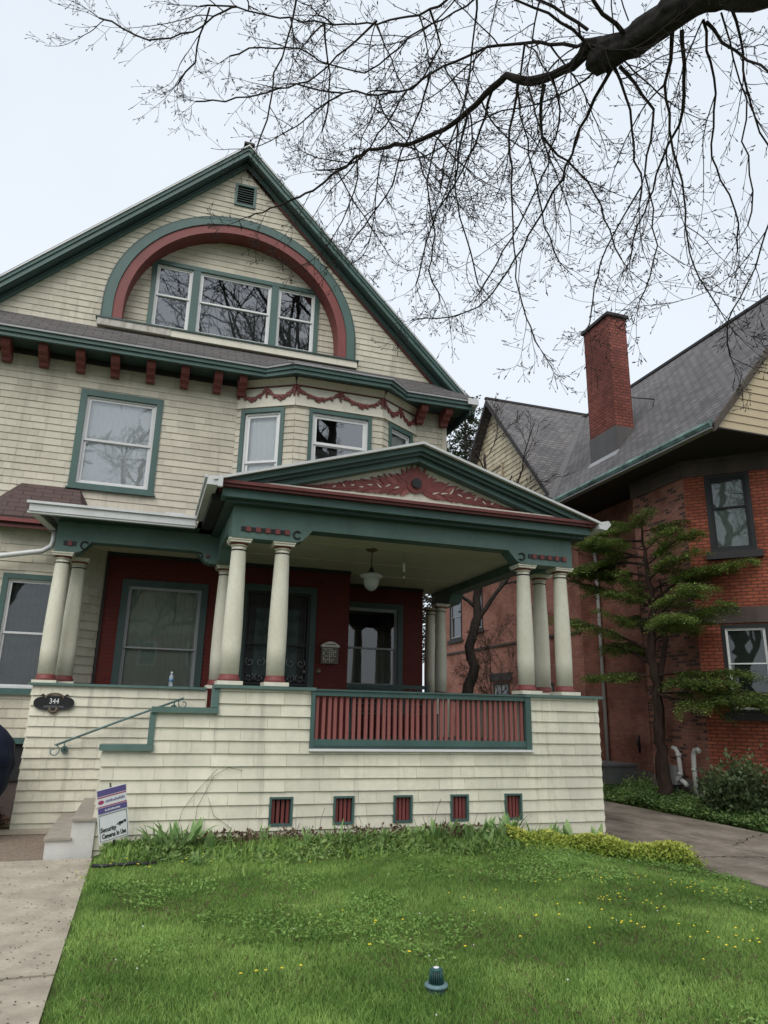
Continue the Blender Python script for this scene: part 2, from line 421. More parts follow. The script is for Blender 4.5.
# second storey
W2 = (-1.62, -.185, 5.29, 7.16)
mb = MB()
siding(mb, FM, 4.2, 7.74, lambda z: [(-3.75, 1.22), (4.84, 5.54)], holes=[(W2[0] + .05, W2[1] - .05, W2[2] + .05, W2[3] - .05)], exp=.13, w=(.12, .42), seed=3)
FR = Fr(5.54, 13.0, 0, 1)
siding(mb, FR, 1.1, 7.74, lambda z: [(0 if z > 4.2 else 1.3, 10)], exp=.13, w=(.2, .5), seed=4)
FL = Fr(-3.75, 23, 0, -1)
siding(mb, FL, 1.1, 8.0, lambda z: [(0, 10)], exp=.13, w=(.3, .6), seed=5)
mb.box(-3.7, 5.5, 22.9, 23, 0, 8, 'cream')
for x0, x1 in ((5.46, 5.545),): mb.box(x0, x1 + .02, 12.978, 13.06, 6.0, 7.7, 'cream')
sub(mb, 'wall_siding', house)
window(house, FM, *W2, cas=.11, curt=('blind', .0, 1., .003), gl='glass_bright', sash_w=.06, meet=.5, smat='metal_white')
cur = MB(); 
# attic gable with its arched recess
AC, AZ, AR = 1.0, 8.96, 2.46
mb = MB()
def arch_hole(z, r=AR - .09):
    if z < AZ: return (AC - r, AC + r)
    d = r * r - (z - AZ) ** 2
    if d <= 0: return None
    d = math.sqrt(d); return (AC - d, AC + d)
def gspan(z):
    h = 12.80 - z + .05
    return [(GC - h, GC + h)] if h > .05 else []
V = (.76, 1.20, 11.78, 12.32)
siding(mb, FM, 8.3, 12.80, gspan, holes=[(V[0] + .04, V[1] - .04, V[2] + .04, V[3] - .04)], exp=.13, w=(.2, .45), hole_fn=arch_hole, seed=8)
FA = Fr(0, 13.36, 1, 0)
AW = (-.69, 2.75, 8.80, 10.36)
siding(mb, FA, 8.55, 11.55, lambda z: [arch_hole(z, AR)] if arch_hole(z, AR) else [], holes=[(AW[0] + .05, AW[1] - .05, AW[2] + .05, AW[3] - .05)], exp=.13, w=(.2, .45), seed=9)
sub(mb, 'gable_siding', house)
window(house, FA, *AW, cas=.09, units=[(AW[0] + .09, .10), (.25, 1.72), (1.87, AW[1] - .09)], curt=('curtain', 0, .5, .02), gl='glass_attic', meet=.52, sash_w=.05, label='triple attic window under the arch')
def arc_pts(r, n=48):
    P = [(AC - r, 8.62), (AC - r, AZ)] + [(AC - r * math.cos(math.pi * i / n), AZ + r * math.sin(math.pi * i / n)) for i in range(1, n)] + [(AC + r, AZ), (AC + r, 8.56)]
    return P
def arch_band(mb, r0, r1, y0, y1, mat):
    A, B = arc_pts(r0), arc_pts(r1)
    for i in range(len(A) - 1):
        a, b, c, d = A[i], A[i + 1], B[i + 1], B[i]
        mb.add([(a[0], y0, a[1]), (b[0], y0, b[1]), (c[0], y0, c[1]), (d[0], y0, d[1]), (a[0], y1, a[1]), (b[0], y1, b[1]), (c[0], y1, c[1]), (d[0], y1, d[1])],
               [(0, 1, 2, 3), (4, 7, 6, 5), (0, 4, 5, 1), (3, 2, 6, 7)], mat)
mb = MB(); arch_band(mb, AR, AR - .165, 12.94, 13.02, 'green'); arch_band(mb, AR + .035, AR - .02, 12.955, 13.02, 'green_dark')
sub(mb, 'arch_trim', house, 'green outer band of the attic arch')
mb = MB(); arch_band(mb, AR - .167, AR - .345, 12.965, 13.355, 'red'); sub(mb, 'arch_reveal', house, 'dark red inner band of the attic arch')
mb = MB(); mb.box(-1.52, 3.52, 12.90, 13.34, 8.46, 8.60, 'cream_trim'); mb.box(-1.56, 3.56, 12.875, 13.34, 8.602, 8.635, 'green_dark')
mb.box(-1.53, -.2, 12.89, 12.899, 8.465, 8.60, 'flaky')
sub(mb, 'arch_sill', house, 'weathered pale sill ledge under the arch')
mb = MB(); fbox(mb, FM, V[0], V[1], 0, .04, V[3] - .05, V[3], 'green'); fbox(mb, FM, V[0], V[1], 0, .04, V[2], V[2] + .05, 'green')
fbox(mb, FM, V[0], V[0] + .05, 0, .04, V[2] + .05, V[3] - .05, 'green'); fbox(mb, FM, V[1] - .05, V[1], 0, .04, V[2] + .05, V[3] - .05, 'green')
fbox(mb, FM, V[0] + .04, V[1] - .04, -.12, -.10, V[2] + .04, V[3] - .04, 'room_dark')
for i in range(7):
    z = V[2] + .07 + i * .058
    mb.box8([FM.p(V[0] + .05, .03, z), FM.p(V[1] - .05, .03, z), FM.p(V[1] - .05, -.05, z + .05), FM.p(V[0] + .05, -.05, z + .05), FM.p(V[0] + .05, .03, z + .012), FM.p(V[1] - .05, .03, z + .012), FM.p(V[1] - .05, -.05, z + .062), FM.p(V[0] + .05, -.05, z + .062)], 'metal_grey' if 0 else 'green_dark')
sub(mb, 'attic_vent', house, 'small louvred vent at the gable top')
# rake boards and main roof
def rake_piece(mb, off0, off1, y0, y1, mat, x0=-4.3, x1=6.10):
    """board following both slopes; off measured straight down from the roof's top line"""
    zt = 13.08
    for a, b in ((x0, GC), (GC, x1)):
        za, zb = zt - abs(a - GC), zt - abs(b - GC)
        mb.box8([(a, y0, za - off1), (b, y0, zb - off1), (b, y1, zb - off1), (a, y1, za - off1), (a, y0, za - off0), (b, y0, zb - off0), (b, y1, zb - off0), (a, y1, za - off0)], mat)
mb = MB(); rake_piece(mb, .035, .235, 12.70, 12.76, 'green'); rake_piece(mb, .0355, .12, 12.675, 12.699, 'green')
rake_piece(mb, .236, .262, 12.73, 12.97, 'green_dark'); rake_piece(mb, .264, .37, 12.90, 12.998, 'green', -4.1, 5.6); rake_piece(mb, .30, .34, 12.87, 12.899, 'green_dark', -4.1, 5.6)
sub(mb, 'rake_board', house, 'green stepped rake boards of the big gable')
mb = MB(); rake_piece(mb, .372, .415, 12.93, 12.975, 'red_dark', 1.6, 5.45); sub(mb, 'bed_moulding', house, 'thin dark red moulding under the right rake')
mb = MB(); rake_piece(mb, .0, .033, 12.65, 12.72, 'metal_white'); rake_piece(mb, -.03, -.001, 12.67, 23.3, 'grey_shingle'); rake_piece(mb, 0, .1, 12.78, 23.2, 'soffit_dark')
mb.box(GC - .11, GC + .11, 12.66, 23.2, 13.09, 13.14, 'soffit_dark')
sub(mb, 'roof', house)
# pent eave across the front, stepping out round the bay
EP = [(-4.1, 12.42), (1.60, 12.43), (2.10, 12.05), (4.00, 12.05), (4.47, 12.45), (5.93, 12.43)]
WP = [(-4.1, 13.0), (1.75, 13.0), (2.25, 13.0), (3.85, 13.0), (4.35, 13.0), (5.93, 13.0)]
def off_poly(P, d):     # shift the eave line back (+y) by d
    return [(x + (d * .55 if 1 < i < 3 else -d * .55 if i == 3 else 0), y + d) for i, (x, y) in enumerate(P)]
def strip(mb, P, Q, z0, z1, w0, w1, mat):
    """solid between line P (z0..z1) and line Q (w0..w1)"""
    for i in range(len(P) - 1):
        a, b, c, d = P[i], P[i + 1], Q[i + 1], Q[i]
        mb.box8([(*a, z0), (*b, z0), (*c, w0), (*d, w0), (*a, z1), (*b, z1), (*c, w1), (*d, w1)], mat)
mb = MB(); strip(mb, off_poly(EP, -.02), WP, 7.895, 7.925, 8.43, 8.46, 'grey_shingle'); sub(mb, 'pent_roof', house, 'narrow shingled roof strip across the front')
mb = MB(); strip(mb, off_poly(EP, -.045), off_poly(EP, .01), 7.862, 7.893, 7.862, 7.893, 'metal_grey')
strip(mb, off_poly(EP, -.01), off_poly(EP, .06), 7.79, 7.861, 7.79, 7.861, 'green'); strip(mb, off_poly(EP, .025), off_poly(EP, .09), 7.715, 7.789, 7.715, 7.789, 'green')
strip(mb, off_poly(EP, .10), WP, 7.74, 7.76, 7.74, 7.76, 'green_dark')
mb.box(1.95, 2.6, 12.0, 12.04, 7.894, 7.90, 'metal_white')
strip(mb, [(-4.1, 12.93), (1.25, 12.93)], [(-4.1, 13.0), (1.25, 13.0)], 7.66, 7.739, 7.66, 7.739, 'soffit_dark')
sub(mb, 'eave_moulding', house)
brk = None
for x in [-3.50, -2.89, -2.29, -1.68, -1.09, -.47, .14, .75, 1.21, 4.92, 5.46]:
    if brk is None:
        q = MB(); prof = [(12.98, 7.74), (12.98, 7.44), (12.86, 7.44), (12.84, 7.51), (12.73, 7.53), (12.70, 7.59), (12.60, 7.60), (12.57, 7.65), (12.56, 7.74)]
        q.prism([(-.075, y - 13, z) for y, z in prof], (.15, 0, 0), 'red_mid')
        for y, z in ((12.835, 7.512), (12.69, 7.592)): q.box(-.08, .08, y - 13 - .03, y - 13 + .02, z, z + .018, 'baluster_red')
        brk = q.build('eave_bracket', house); o = brk
    else:
        o = brk.copy(); COL.objects.link(o)
    o.location = Vector((x, 13.0, 0)) - house.location
# right side eave return with its gutter
mb = MB(); mb.box(5.90, 6.02, 12.40, 23, 7.78, 7.92, 'metal_white'); mb.box(5.56, 5.90, 12.47, 23, 7.76, 7.775, 'soffit_dark'); mb.box(5.865, 5.899, 12.47, 23, 7.6, 7.775, 'green_dark')
mb.box(5.80, 6.03, 12.36, 12.40, 7.80, 7.93, 'metal_white')
sub(mb, 'gutter', house, 'white gutter end at the gable foot')
# second-storey bay
BV = [(1.18, 13.0), (2.20, 12.4), (3.95, 12.4), (4.86, 13.0)]
mbs = MB(); mbf = MB(); faces = []
for i in range(3):
    (x0, y0), (x1, y1) = BV[i], BV[i + 1]; F = Fr(x0, y0, x1 - x0, y1 - y0); L = math.hypot(x1 - x0, y1 - y0); faces.append((F, L))
BW = [(.10, faces[0][1] - .20, 5.25, 7.17), (.27, 1.52, 5.25, 7.17), (.18, faces[2][1] - .12, 5.25, 7.17)]
for i, (F, L) in enumerate(faces):
    h = BW[i]
    siding(mbs, F, 4.3, 7.19, lambda z, L=L: [(0, L)], holes=[(h[0] + .05, h[1] - .05, h[2] + .05, h[3] - .03)], exp=.13, w=(.25, .5), seed=20 + i)
    fbox(mbf, F, 0, L, 0, .018, 7.19, 7.74, 'cream_trim'); fbox(mbf, F, 0, L, .0185, .05, 7.19, 7.215, 'cream_trim')
    fbox(mbf, F, 0, L, .0185, .035, 7.595, 7.622, 'sign_black' if 0 else 'red_dark')
    # cove above the frieze
    mbf.box8([F.p(0, .02, 7.63), F.p(L, .02, 7.63), F.p(L, 0, 7.63), F.p(0, 0, 7.63), F.p(0, .12, 7.738), F.p(L, .12, 7.738), F.p(L, 0, 7.738), F.p(0, 0, 7.738)], 'cream_trim')
sub(mbs, 'bay_siding', house); sub(mbf, 'frieze', house, 'cream frieze band round the bay')
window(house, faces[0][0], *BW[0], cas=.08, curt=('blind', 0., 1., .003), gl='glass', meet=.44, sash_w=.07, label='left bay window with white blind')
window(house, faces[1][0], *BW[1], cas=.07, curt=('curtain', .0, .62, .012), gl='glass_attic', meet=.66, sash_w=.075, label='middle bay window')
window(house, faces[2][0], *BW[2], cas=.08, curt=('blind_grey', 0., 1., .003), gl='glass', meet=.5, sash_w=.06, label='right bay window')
# flower festoons
fs = MB(); rg = random.Random(4)
def lump(p, r, F, mat='red'):
    pts = []
    k = rg.randint(5, 7); ph = rg.random() * 6
    c = [F.p(p[0] + math.cos(ph + 6.283 * j / (2 * k)) * r * (1 if j % 2 else .5), .025, p[1] + math.sin(ph + 6.283 * j / (2 * k)) * r * (1 if j % 2 else .5)) for j in range(2 * k)]
    fs.prism(c, F.n * rg.uniform(.014, .03), mat)
for F, L, n in ((faces[0][0], faces[0][1], 2), (faces[1][0], faces[1][1], 2), (faces[2][0], faces[2][1], 2)):
    for s in range(n):
        a, b = L * s / n + .02, L * (s + 1) / n - .02
        for j in range(17):
            t = j / 16; u = a + (b - a) * t; z = 7.56 - .17 * (1 - (2 * t - 1) ** 2) ** .9
            lump((u, z + rg.uniform(-.008, .008)), rg.uniform(.032, .05), F)
            if j % 3 == 1: lump((u, z - .045), .03, F)
        for j in range(3): lump(((a + b) / 2 + (j - 1) * .035, 7.36 - (j == 1) * .03), .034, F)
    for s in range(n + 1):
        u = min(max(L * s / n, .025), L - .025)
        for j in range(6): lump((u + rg.uniform(-.006, .006), 7.585 - j * .036), .046 - j * .005, F)
fs_o = sub(fs, 'festoon', house, 'dark red flower swags on the bay frieze')

# ------------------------------------------------------------------ porch
ZC = 1.86; DECK = 1.15
FN = Fr(0, 9.57, 1, 0); FF = Fr(0, 11.57, 1, 0)
vents = [(1.66, 1.96), (2.49, 2.77), (3.31, 3.58), (4.13, 4.40), (4.95, 5.22)]
mb = MB()
def nspan(z):
    if z < 1.12: return [(-.38, 6.56)]
    l = .17 if z < 1.56 else .92
    return [(l, 2.16), (5.36, 6.56)]
siding(mb, FN, -.12, ZC, nspan, holes=[(a + .02, b - .02, .23, .52) for a, b in vents], exp=.152, w=(.16, .62), th=.024, mat='cream_porch', seed=31, extra=(1.12, 1.56), zoff=.03, jit=.0015)
FE = Fr(6.56, 9.57, 0, 1); siding(mb, FE, -.12, ZC, lambda z: [(0, 5.3)], exp=.152, w=(.2, .6), th=.024, mat='cream_porch', seed=32)
FS = Fr(-.38, 9.78, 0, -1); siding(mb, FS, -.12, 1.12, lambda z: [(0, .21)], exp=.152, w=(.2, .6), th=.024, mat='cream_porch', seed=33)
mb.box(.17, .19, 9.6, 9.78, 1.13, 1.57, 'cream_porch'); mb.box(.92, .94, 9.6, 9.78, 1.6, ZC, 'cream_porch')
mb.box(-.36, 2.16, 9.74, 9.78, -.1, 1.1, 'cream_porch'); mb.box(.19, 2.16, 9.74, 9.78, 1.101, 1.55, 'cream_porch'); mb.box(.94, 2.14, 9.74, 9.78, 1.551, ZC, 'cream_porch'); mb.box(5.38, 6.5, 9.74, 9.78, 1.1, ZC, 'cream_porch')
def fspan(z): return [(-1.50 - max(0, 1.0 - z) * .03, .93)]
siding(mb, FF, -.25, 1.88, fspan, exp=.142, w=(.14, .34), th=.022, mat='cream_porch', seed=34)
FW = Fr(-1.50, 12.6, 0, -1); siding(mb, FW, -.25, 1.88, lambda z: [(0, 1.03)], exp=.142, w=(.2, .4), th=.022, mat='cream_porch', seed=35)
mb.box(-1.48, .93, 11.73, 11.77, DECK, 1.87, 'cream_porch'); mb.box(.93, .95, 11.55, 11.8, DECK, 1.87, 'cream_porch')
sub(mb, 'porch_wall', house, 'shingled porch wall with stepped end')
# green caps
for g_ in ([(.86, 2.19, 9.50, 9.82, ZC, ZC + .04), (.86, .935, 9.53, 9.82, 1.62, ZC - .001), (.13, .94, 9.50, 9.82, 1.545, 1.615), (.12, .19, 9.53, 9.82, 1.165, 1.544), (-.42, .20, 9.50, 9.82, 1.095, 1.162)],
           [(5.31, 6.62, 9.50, 9.82, ZC, ZC + .04), (6.33, 6.62, 9.821, 14.9, ZC, ZC + .04)],
           [(-1.56, .93, 11.51, 11.85, 1.88, 1.915), (-1.56, -1.22, 11.851, 12.6, 1.88, 1.915)]):
    mb = MB()
    for b_ in g_: mb.box(*b_, 'green_porch')
    sub(mb, 'wall_cap', house)
# vents
for a, b in vents:
    q = MB(); x = (a + b) / 2; w = (b - a) / 2
    for (p, r, c, d) in ((-w, w, .52, .545), (-w, w, .205, .23), (-w, -w + .028, .23, .52), (w - .028, w, .23, .52)): q.box(x + p, x + r, 9.535, 9.64, c, d, 'green')
    q.box(x - w, x + w, 9.70, 9.71, .2, .55, 'room_dark'); q.box(x - w + .001, x + w - .001, 9.64, 9.70, .2, .205, 'room_dark')
    o = sub(q, 'foundation_vent', house)
    for j in range(4):
        sl = MB(); cx = x - w + .028 + (2 * w - .056) * (j + .5) / 4; sl.box(cx - .019, cx + .019, 9.585, 9.605, .23, .52, 'red'); s_ = sl.build('slat', None); s_.parent = o
# deck, ceiling
mb = MB(); mb.box(-1.46, 6.5, 11.78, 14.9, DECK - .06, DECK, 'green_dark'); mb.box(.96, 6.5, 9.79, 11.779, DECK - .06, DECK, 'green_dark'); mb.box(.96, .98, 9.79, 11.56, -.1, DECK - .061, 'soffit_dark')
sub(mb, 'porch_floor', house)
mb = MB(); mb.box(1.12, 6.0, 9.78, 14.9, 4.20, 4.22, 'ceiling_cream'); mb.box(-1.3, 1.119, 11.8, 13.0, 4.20, 4.22, 'ceiling_cream')
for y in (10.9, 12.1, 13.2): mb.box(1.13, 5.99, y, y + .012, 4.19, 4.199, 'ceiling_cream')
sub(mb, 'porch_ceiling', house)
# beams: raised in the middle, low over the columns with curved brackets
def beam(mb, F, L, n0, n1, lowA, lowB, zlow=3.86, zhi=4.05, ztop=4.34, mat='green', k=.22):
    """beam along F from 0..L; lowA/lowB: length of the low seat at each end"""
    P = [(0, ztop), (0, zlow)]
    if lowA: P += [(lowA, zlow), (lowA + k * .35, zlow + .03), (lowA + k * .6, zlow + .09), (lowA + k, zhi)]
    else: P[1] = (0, zhi)
    if lowB: P += [(L - lowB - k, zhi), (L - lowB - k * .6, zlow + .09), (L - lowB - k * .35, zlow + .03), (L - lowB, zlow), (L, zlow)]
    else: P += [(L, zhi)]
    P += [(L, ztop)]
    n = len(P)
    mb.prism([F.p(u, n0, z) for u, z in P], F.n * (n1 - n0), mat)
mb = MB()
beam(mb, Fr(.93, 9.57, 1, 0), 5.32, -.26, 0, .90, .90, mat='green_porch')
beam(mb, Fr(6.25, 9.832, 0, 1), 5.0, -.27, 0, .75, .9, mat='green_porch')
beam(mb, Fr(.93, 11.57, 0, -1), 1.735, -.24, 0, .12, .10, k=.2, mat='green_porch')
beam(mb, Fr(-1.50, 11.60, 1, 0), 2.43, -.24, 0, .30, .12, mat='green_porch')
beam(mb, Fr(-1.50, 12.6, 0, -1), .755, -.24, 0, .3, .1, mat='green_porch')
sub(mb, 'porch_beam', house, 'green porch beams with bracket ends')
# striped bars and scrolls on the beams
mb = MB()
def stripe(F, u0, u1, zc, h, n):
    w = (u1 - u0) / n
    for i in range(n):
        r = .5 * h if i % 2 else .44 * h
        fbox(mb, F, u0 + i * w, u0 + (i + 1) * w - .001, 0, .014 + .012 * (i % 2), zc - r, zc + r, ('black_paint', 'red')[i % 2])
def scroll(F, u, z, r, flip=1):
    pts = [F.p(u + flip * r * math.cos(a), .012, z + r * math.sin(a)) for a in [R(40 + 280 * i / 22) for i in range(23)]]
    mb.tube(pts, .0125, 'black_paint', 5)
FB = Fr(-1.50, 11.60, 1, 0)
for k_ in range(4):
    mb = MB()
    if k_ == 0: stripe(FN, 1.05, 1.72, 3.985, .07, 10)
    if k_ == 1: stripe(FN, 5.47, 6.14, 3.985, .07, 10)
    if k_ == 2: stripe(FB, .12, .30, 4.0, .075, 3)
    if k_ == 3: fbox(mb, FB, 2.25, 2.30, 0, .02, 3.95, 3.99, 'red')
    sub(mb, 'striped_bar', house)
for F_, u_, z_, r_, f_ in ((FN, 1.83, 3.965, .052, 1), (FN, 5.35, 3.965, .052, -1), (FB, .42, 3.985, .055, 1), (FB, 2.13, 3.97, .055, -1)):
    mb = MB(); scroll(F_, u_, z_, r_, f_); sub(mb, 'scroll', house)
# cornice and pediment
PX, PZ = 3.56, 5.46; PL, PR = .70, 6.46; PS = (PZ - 4.57) / (PX - PL)
mb = MB(); mb.box(.80, 6.37, 9.40, 9.56, 4.30, 4.345, 'green_dark'); mb.box(.74, 6.43, 9.30, 9.56, 4.346, 4.46, 'green'); mb.box(.70, 6.47, 9.22, 9.56, 4.461, 4.50, 'red_dark'); mb.box(.66, 6.50, 9.19, 9.56, 4.501, 4.545, 'red_dk2')
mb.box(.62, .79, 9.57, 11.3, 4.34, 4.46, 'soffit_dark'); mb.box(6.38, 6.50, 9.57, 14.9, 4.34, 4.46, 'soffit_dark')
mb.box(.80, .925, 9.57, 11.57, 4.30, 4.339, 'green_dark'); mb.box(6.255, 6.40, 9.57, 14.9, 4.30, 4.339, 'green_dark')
sub(mb, 'cornice', house, 'green and dark red porch cornice')
mb = MB(); mb.prism([(1.0, 9.50, 4.563), (6.15, 9.50, 4.563), (PX, 9.50, 5.38)], (0, .05, 0), 'cream_trim'); mb.box(1.2, 5.95, 9.30, 9.499, 4.563, 4.60, 'cream_trim')
sub(mb, 'pediment', house, 'cream pediment panel')
def prk(mb, o0, o1, y0, y1, mat, xl=PL, xr=PR):
    for a, b in ((xl, PX), (PX, xr)):
        za, zb = PZ - abs(a - PX) * PS, PZ - abs(b - PX) * PS
        mb.box8([(a, y0, za - o1), (b, y0, zb - o1), (b, y1, zb - o1), (a, y1, za - o1), (a, y0, za - o0), (b, y0, zb - o0), (b, y1, zb - o0), (a, y1, za - o0)], mat)
mb = MB(); prk(mb, .034, .115, 9.22, 9.50, 'green', .80, 6.36); prk(mb, .116, .165, 9.27, 9.499, 'green_dark', .95, 6.2); prk(mb, .166, .245, 9.34, 9.4985, 'green', 1.25, 5.9)
sub(mb, 'pediment_moulding', house, 'green raking mouldings')
mb = MB(); prk(mb, -.004, .033, 9.14, 9.2, 'metal_white', .60, 6.56); prk(mb, .0, .03, 9.201, 13.2, 'brown_shingle', .58, 6.58)
sub(mb, 'porch_roof', house)
for fn in (0, 1, 2, 3, 4):
    mb = MB()
    if fn == 0: mb.box(.52, .66, 9.16, 11.2, 4.44, 4.56, 'metal_white'); mb.box(.49, .5199, 9.15, 11.2, 4.53, 4.57, 'metal_white'); mb.box(.6601, .72, 9.13, 9.19, 4.42, 4.575, 'metal_white')
    if fn == 1: mb.box(-1.86, .518, 11.16, 11.29, 4.35, 4.461, 'metal_white'); mb.box(-1.90, .515, 11.13, 11.18, 4.462, 4.50, 'metal_white'); mb.box(-1.88, .515, 11.175, 11.25, 4.32, 4.349, 'metal_white')
    if fn == 2: mb.box8([(-1.86, 11.291, 4.34), (-1.74, 11.291, 4.34), (-1.56, 12.4, 4.32), (-1.68, 12.4, 4.32), (-1.86, 11.291, 4.46), (-1.74, 11.291, 4.46), (-1.56, 12.4, 4.44), (-1.68, 12.4, 4.44)], 'metal_white')
    if fn == 3:
        mb.prism([(6.50, 9.15, 4.53), (6.66, 9.12, 4.56), (6.70, 9.12, 4.50), (6.62, 9.13, 4.41), (6.50, 9.15, 4.43)], (0, .5, 0), 'metal_white'); mb.box(6.50, 6.62, 9.66, 14.8, 4.42, 4.54, 'metal_white')
    if fn == 4: mb.tube([(-1.62, 12.30, 4.36), (-1.62, 12.30, 4.16), (-1.64, 12.3, 4.07), (-1.76, 12.3, 3.98), (-2.4, 12.3, 3.84), (-3.3, 12.3, 3.64)], .042, 'metal_white', 10)
    sub(mb, 'downspout' if fn == 4 else 'gutter', house)
mb = MB(); mb.box8([(-1.8, 11.2, 4.46), (.6, 11.2, 4.46), (.6, 13.0, 4.93), (-1.8, 13.0, 4.93), (-1.8, 11.2, 4.49), (.6, 11.2, 4.49), (.6, 13.0, 4.96), (-1.8, 13.0, 4.96)], 'brown_shingle')
mb.box(-1.55, .6, 11.3, 13.0, 4.345, 4.36, 'green_dark'); mb.box(.05, .35, 11.2, 11.32, 4.50, 4.54, 'metal_white')
for x in (-.95, -.35, -.02): mb.box(x, x + .05, 11.22, 11.3, 4.49, 4.52, 'metal_grey')
sub(mb, 'side_roof', house, 'low brown shingled roof left of the pediment')
# pediment relief: scrolling leaves either side of a dark boss
rl = MB(); rg = random.Random(11)
def flame(cx, cz, ang, ln, wd, curl, h, mat='red'):
    n = 9; L_, R_ = [], []
    for i in range(n + 1):
        t = i / n; a = ang + curl * t; x = cx; z = cz
        x += ln * t * math.cos(ang + curl * t * .5); z += ln * t * math.sin(ang + curl * t * .5)
        w = wd * (math.sin(math.pi * min(1, t * .85 + .12)) ** .8) * (1 - t * .55) * (0 if i == n else 1)
        L_.append((x - w * math.sin(a), z + w * math.cos(a))); R_.append((x + w * math.sin(a), z - w * math.cos(a)))
    P = L_ + R_[::-1][1:]
    P = [(x, 9.498, z) for x, z in P]
    rl.prism(P, (0, -h, 0), mat)
def inside(x, z): return 4.67 < z < PZ - .29 - abs(x - PX) * PS
for sgn in (-1, 1):
    base = 0 if sgn > 0 else math.pi
    for i in range(30):
        t = i / 29; bx = PX + sgn * (.06 + 1.34 * t); bz = 4.86 - .17 * t ** .9
        room_ = max(.03, PZ - .27 - abs(bx - PX) * PS - bz)
        for side in (1, -1):
            an = base + sgn * side * (R(52) - R(26) * t) * rg.uniform(.75, 1.2)
            ln = min(room_ * 1.25 if side > 0 else (bz - 4.60) * 1.9, .42) * rg.uniform(.8, 1.05)
            while ln > .03 and not inside(bx + ln * math.cos(an), bz + ln * math.sin(an)): ln *= .9
            flame(bx, bz, an, ln + .015, (.050 - .022 * t), sgn * side * -.45 * rg.uniform(.4, 1.2), .014 + .016 * rg.random(), 'red' if rg.random() < .75 else 'baluster_red')
        if i % 3 == 0: flame(bx - sgn * .05, bz, base + sgn * -.11, .34 - .14 * t, .060 - .035 * t, sgn * .15, .028 + .006 * rg.random())
    flame(PX + sgn * 1.36, 4.685, base, .42, .026, -.08 * sgn, .02)
for i in range(13):
    an = R(-20 + 220 * i / 12); l_ = .19 * rg.uniform(.8, 1.1); flame(PX + .12 * math.cos(an), 4.90 + .12 * math.sin(an), an, l_, .045, .5 * (1 if an < 1.57 else -1), .024 + .008 * rg.random())
for i in range(16):
    sg = 1 if i % 2 else -1; t = (i // 2 + .5) / 8; bx = PX + sg * (.2 + 1.1 * t); bz = 4.80 - .08 * t + rg.uniform(-.03, .10 * (1 - t))
    flame(bx, bz, (0 if sg > 0 else math.pi) + sg * R(rg.uniform(-30, 40)), rg.uniform(.07, .13) * (1.2 - .6 * t), .012, rg.uniform(-1, 1), .0355 + .002 * rg.random(), 'cream_trim')
disc = [(PX + .15 * math.cos(R(15 * i)), 9.497, 4.90 + .15 * math.sin(R(15 * i))) for i in range(24)]
rl.prism(disc, (0, -.041, 0), 'red')
sub(rl, 'pediment_relief', house, 'dark red carved leaf scrolls')
bo = MB(); bo.prism([(PX + .075 * math.cos(R(15 * i)), 9.46, 4.90 + .075 * math.sin(R(15 * i))) for i in range(24)], (0, -.045, 0), 'black_paint'); sub(bo, 'boss', house, 'round dark boss')
# columns
def make_column():
    z0, z1 = 1.905, 3.855
    q = MB(); q.lathe([(.122, z0 + .13), (.128, z0 + .5), (.127, z0 + .8), (.115, z0 + 1.3), (.100, z1 - .16), (.098, z1 - .1)], (0, 0, 0), 'column_cream', 28)
    o = q.build('porch_column', house)
    q = MB(); q.box(-.165, .165, -.165, .165, z0, z0 + .05, 'column_cream'); q.lathe([(.138, z0 + .051), (.144, z0 + .068), (.138, z0 + .09), (.130, z0 + .10), (.124, z0 + .135)], (0, 0, 0), 'red_mid', 28); q.build('base', o)
    q = MB(); q.lathe([(.108, z1 - .155), (.112, z1 - .147), (.108, z1 - .139)], (0, 0, 0), 'black_paint', 28); q.lathe([(.106, z1 - .1), (.112, z1 - .085), (.118, z1 - .078)], (0, 0, 0), 'column_cream', 28); q.lathe([(.118, z1 - .077), (.124, z1 - .062), (.128, z1 - .05)], (0, 0, 0), 'red_mid', 28)
    q.box(-.145, .145, -.145, .145, z1 - .049, z1 - .02, 'column_cream'); q.box(-.158, .158, -.158, .158, z1 - .019, z1 + .004, 'column_cream'); q.build('capital', o)
    return o
c0 = make_column()
CP = [(1.06, 9.74), (1.665, 9.74), (1.09, 11.76), (5.465, 9.74), (6.12, 9.74), (6.11, 10.36), (-1.375, 11.74), (-1.17, 12.12), (5.90, 14.12), (5.90, 14.72)]
for i, (x, y) in enumerate(CP):
    if i == 0: o = c0
    else:
        o = c0.copy(); COL.objects.link(o); o.parent = house
        for ch in c0.children:
            d = ch.copy(); COL.objects.link(d); d.parent = o
    o.location = Vector((x, y, 0)) - house.location
pl = MB()
for x, y in CP[-2:] + [CP[5], CP[7]]: pl.box(x - .2, x + .2, y - .2, y + .2, DECK, 1.903, 'cream_porch')
sub(pl, 'pedestal', house)
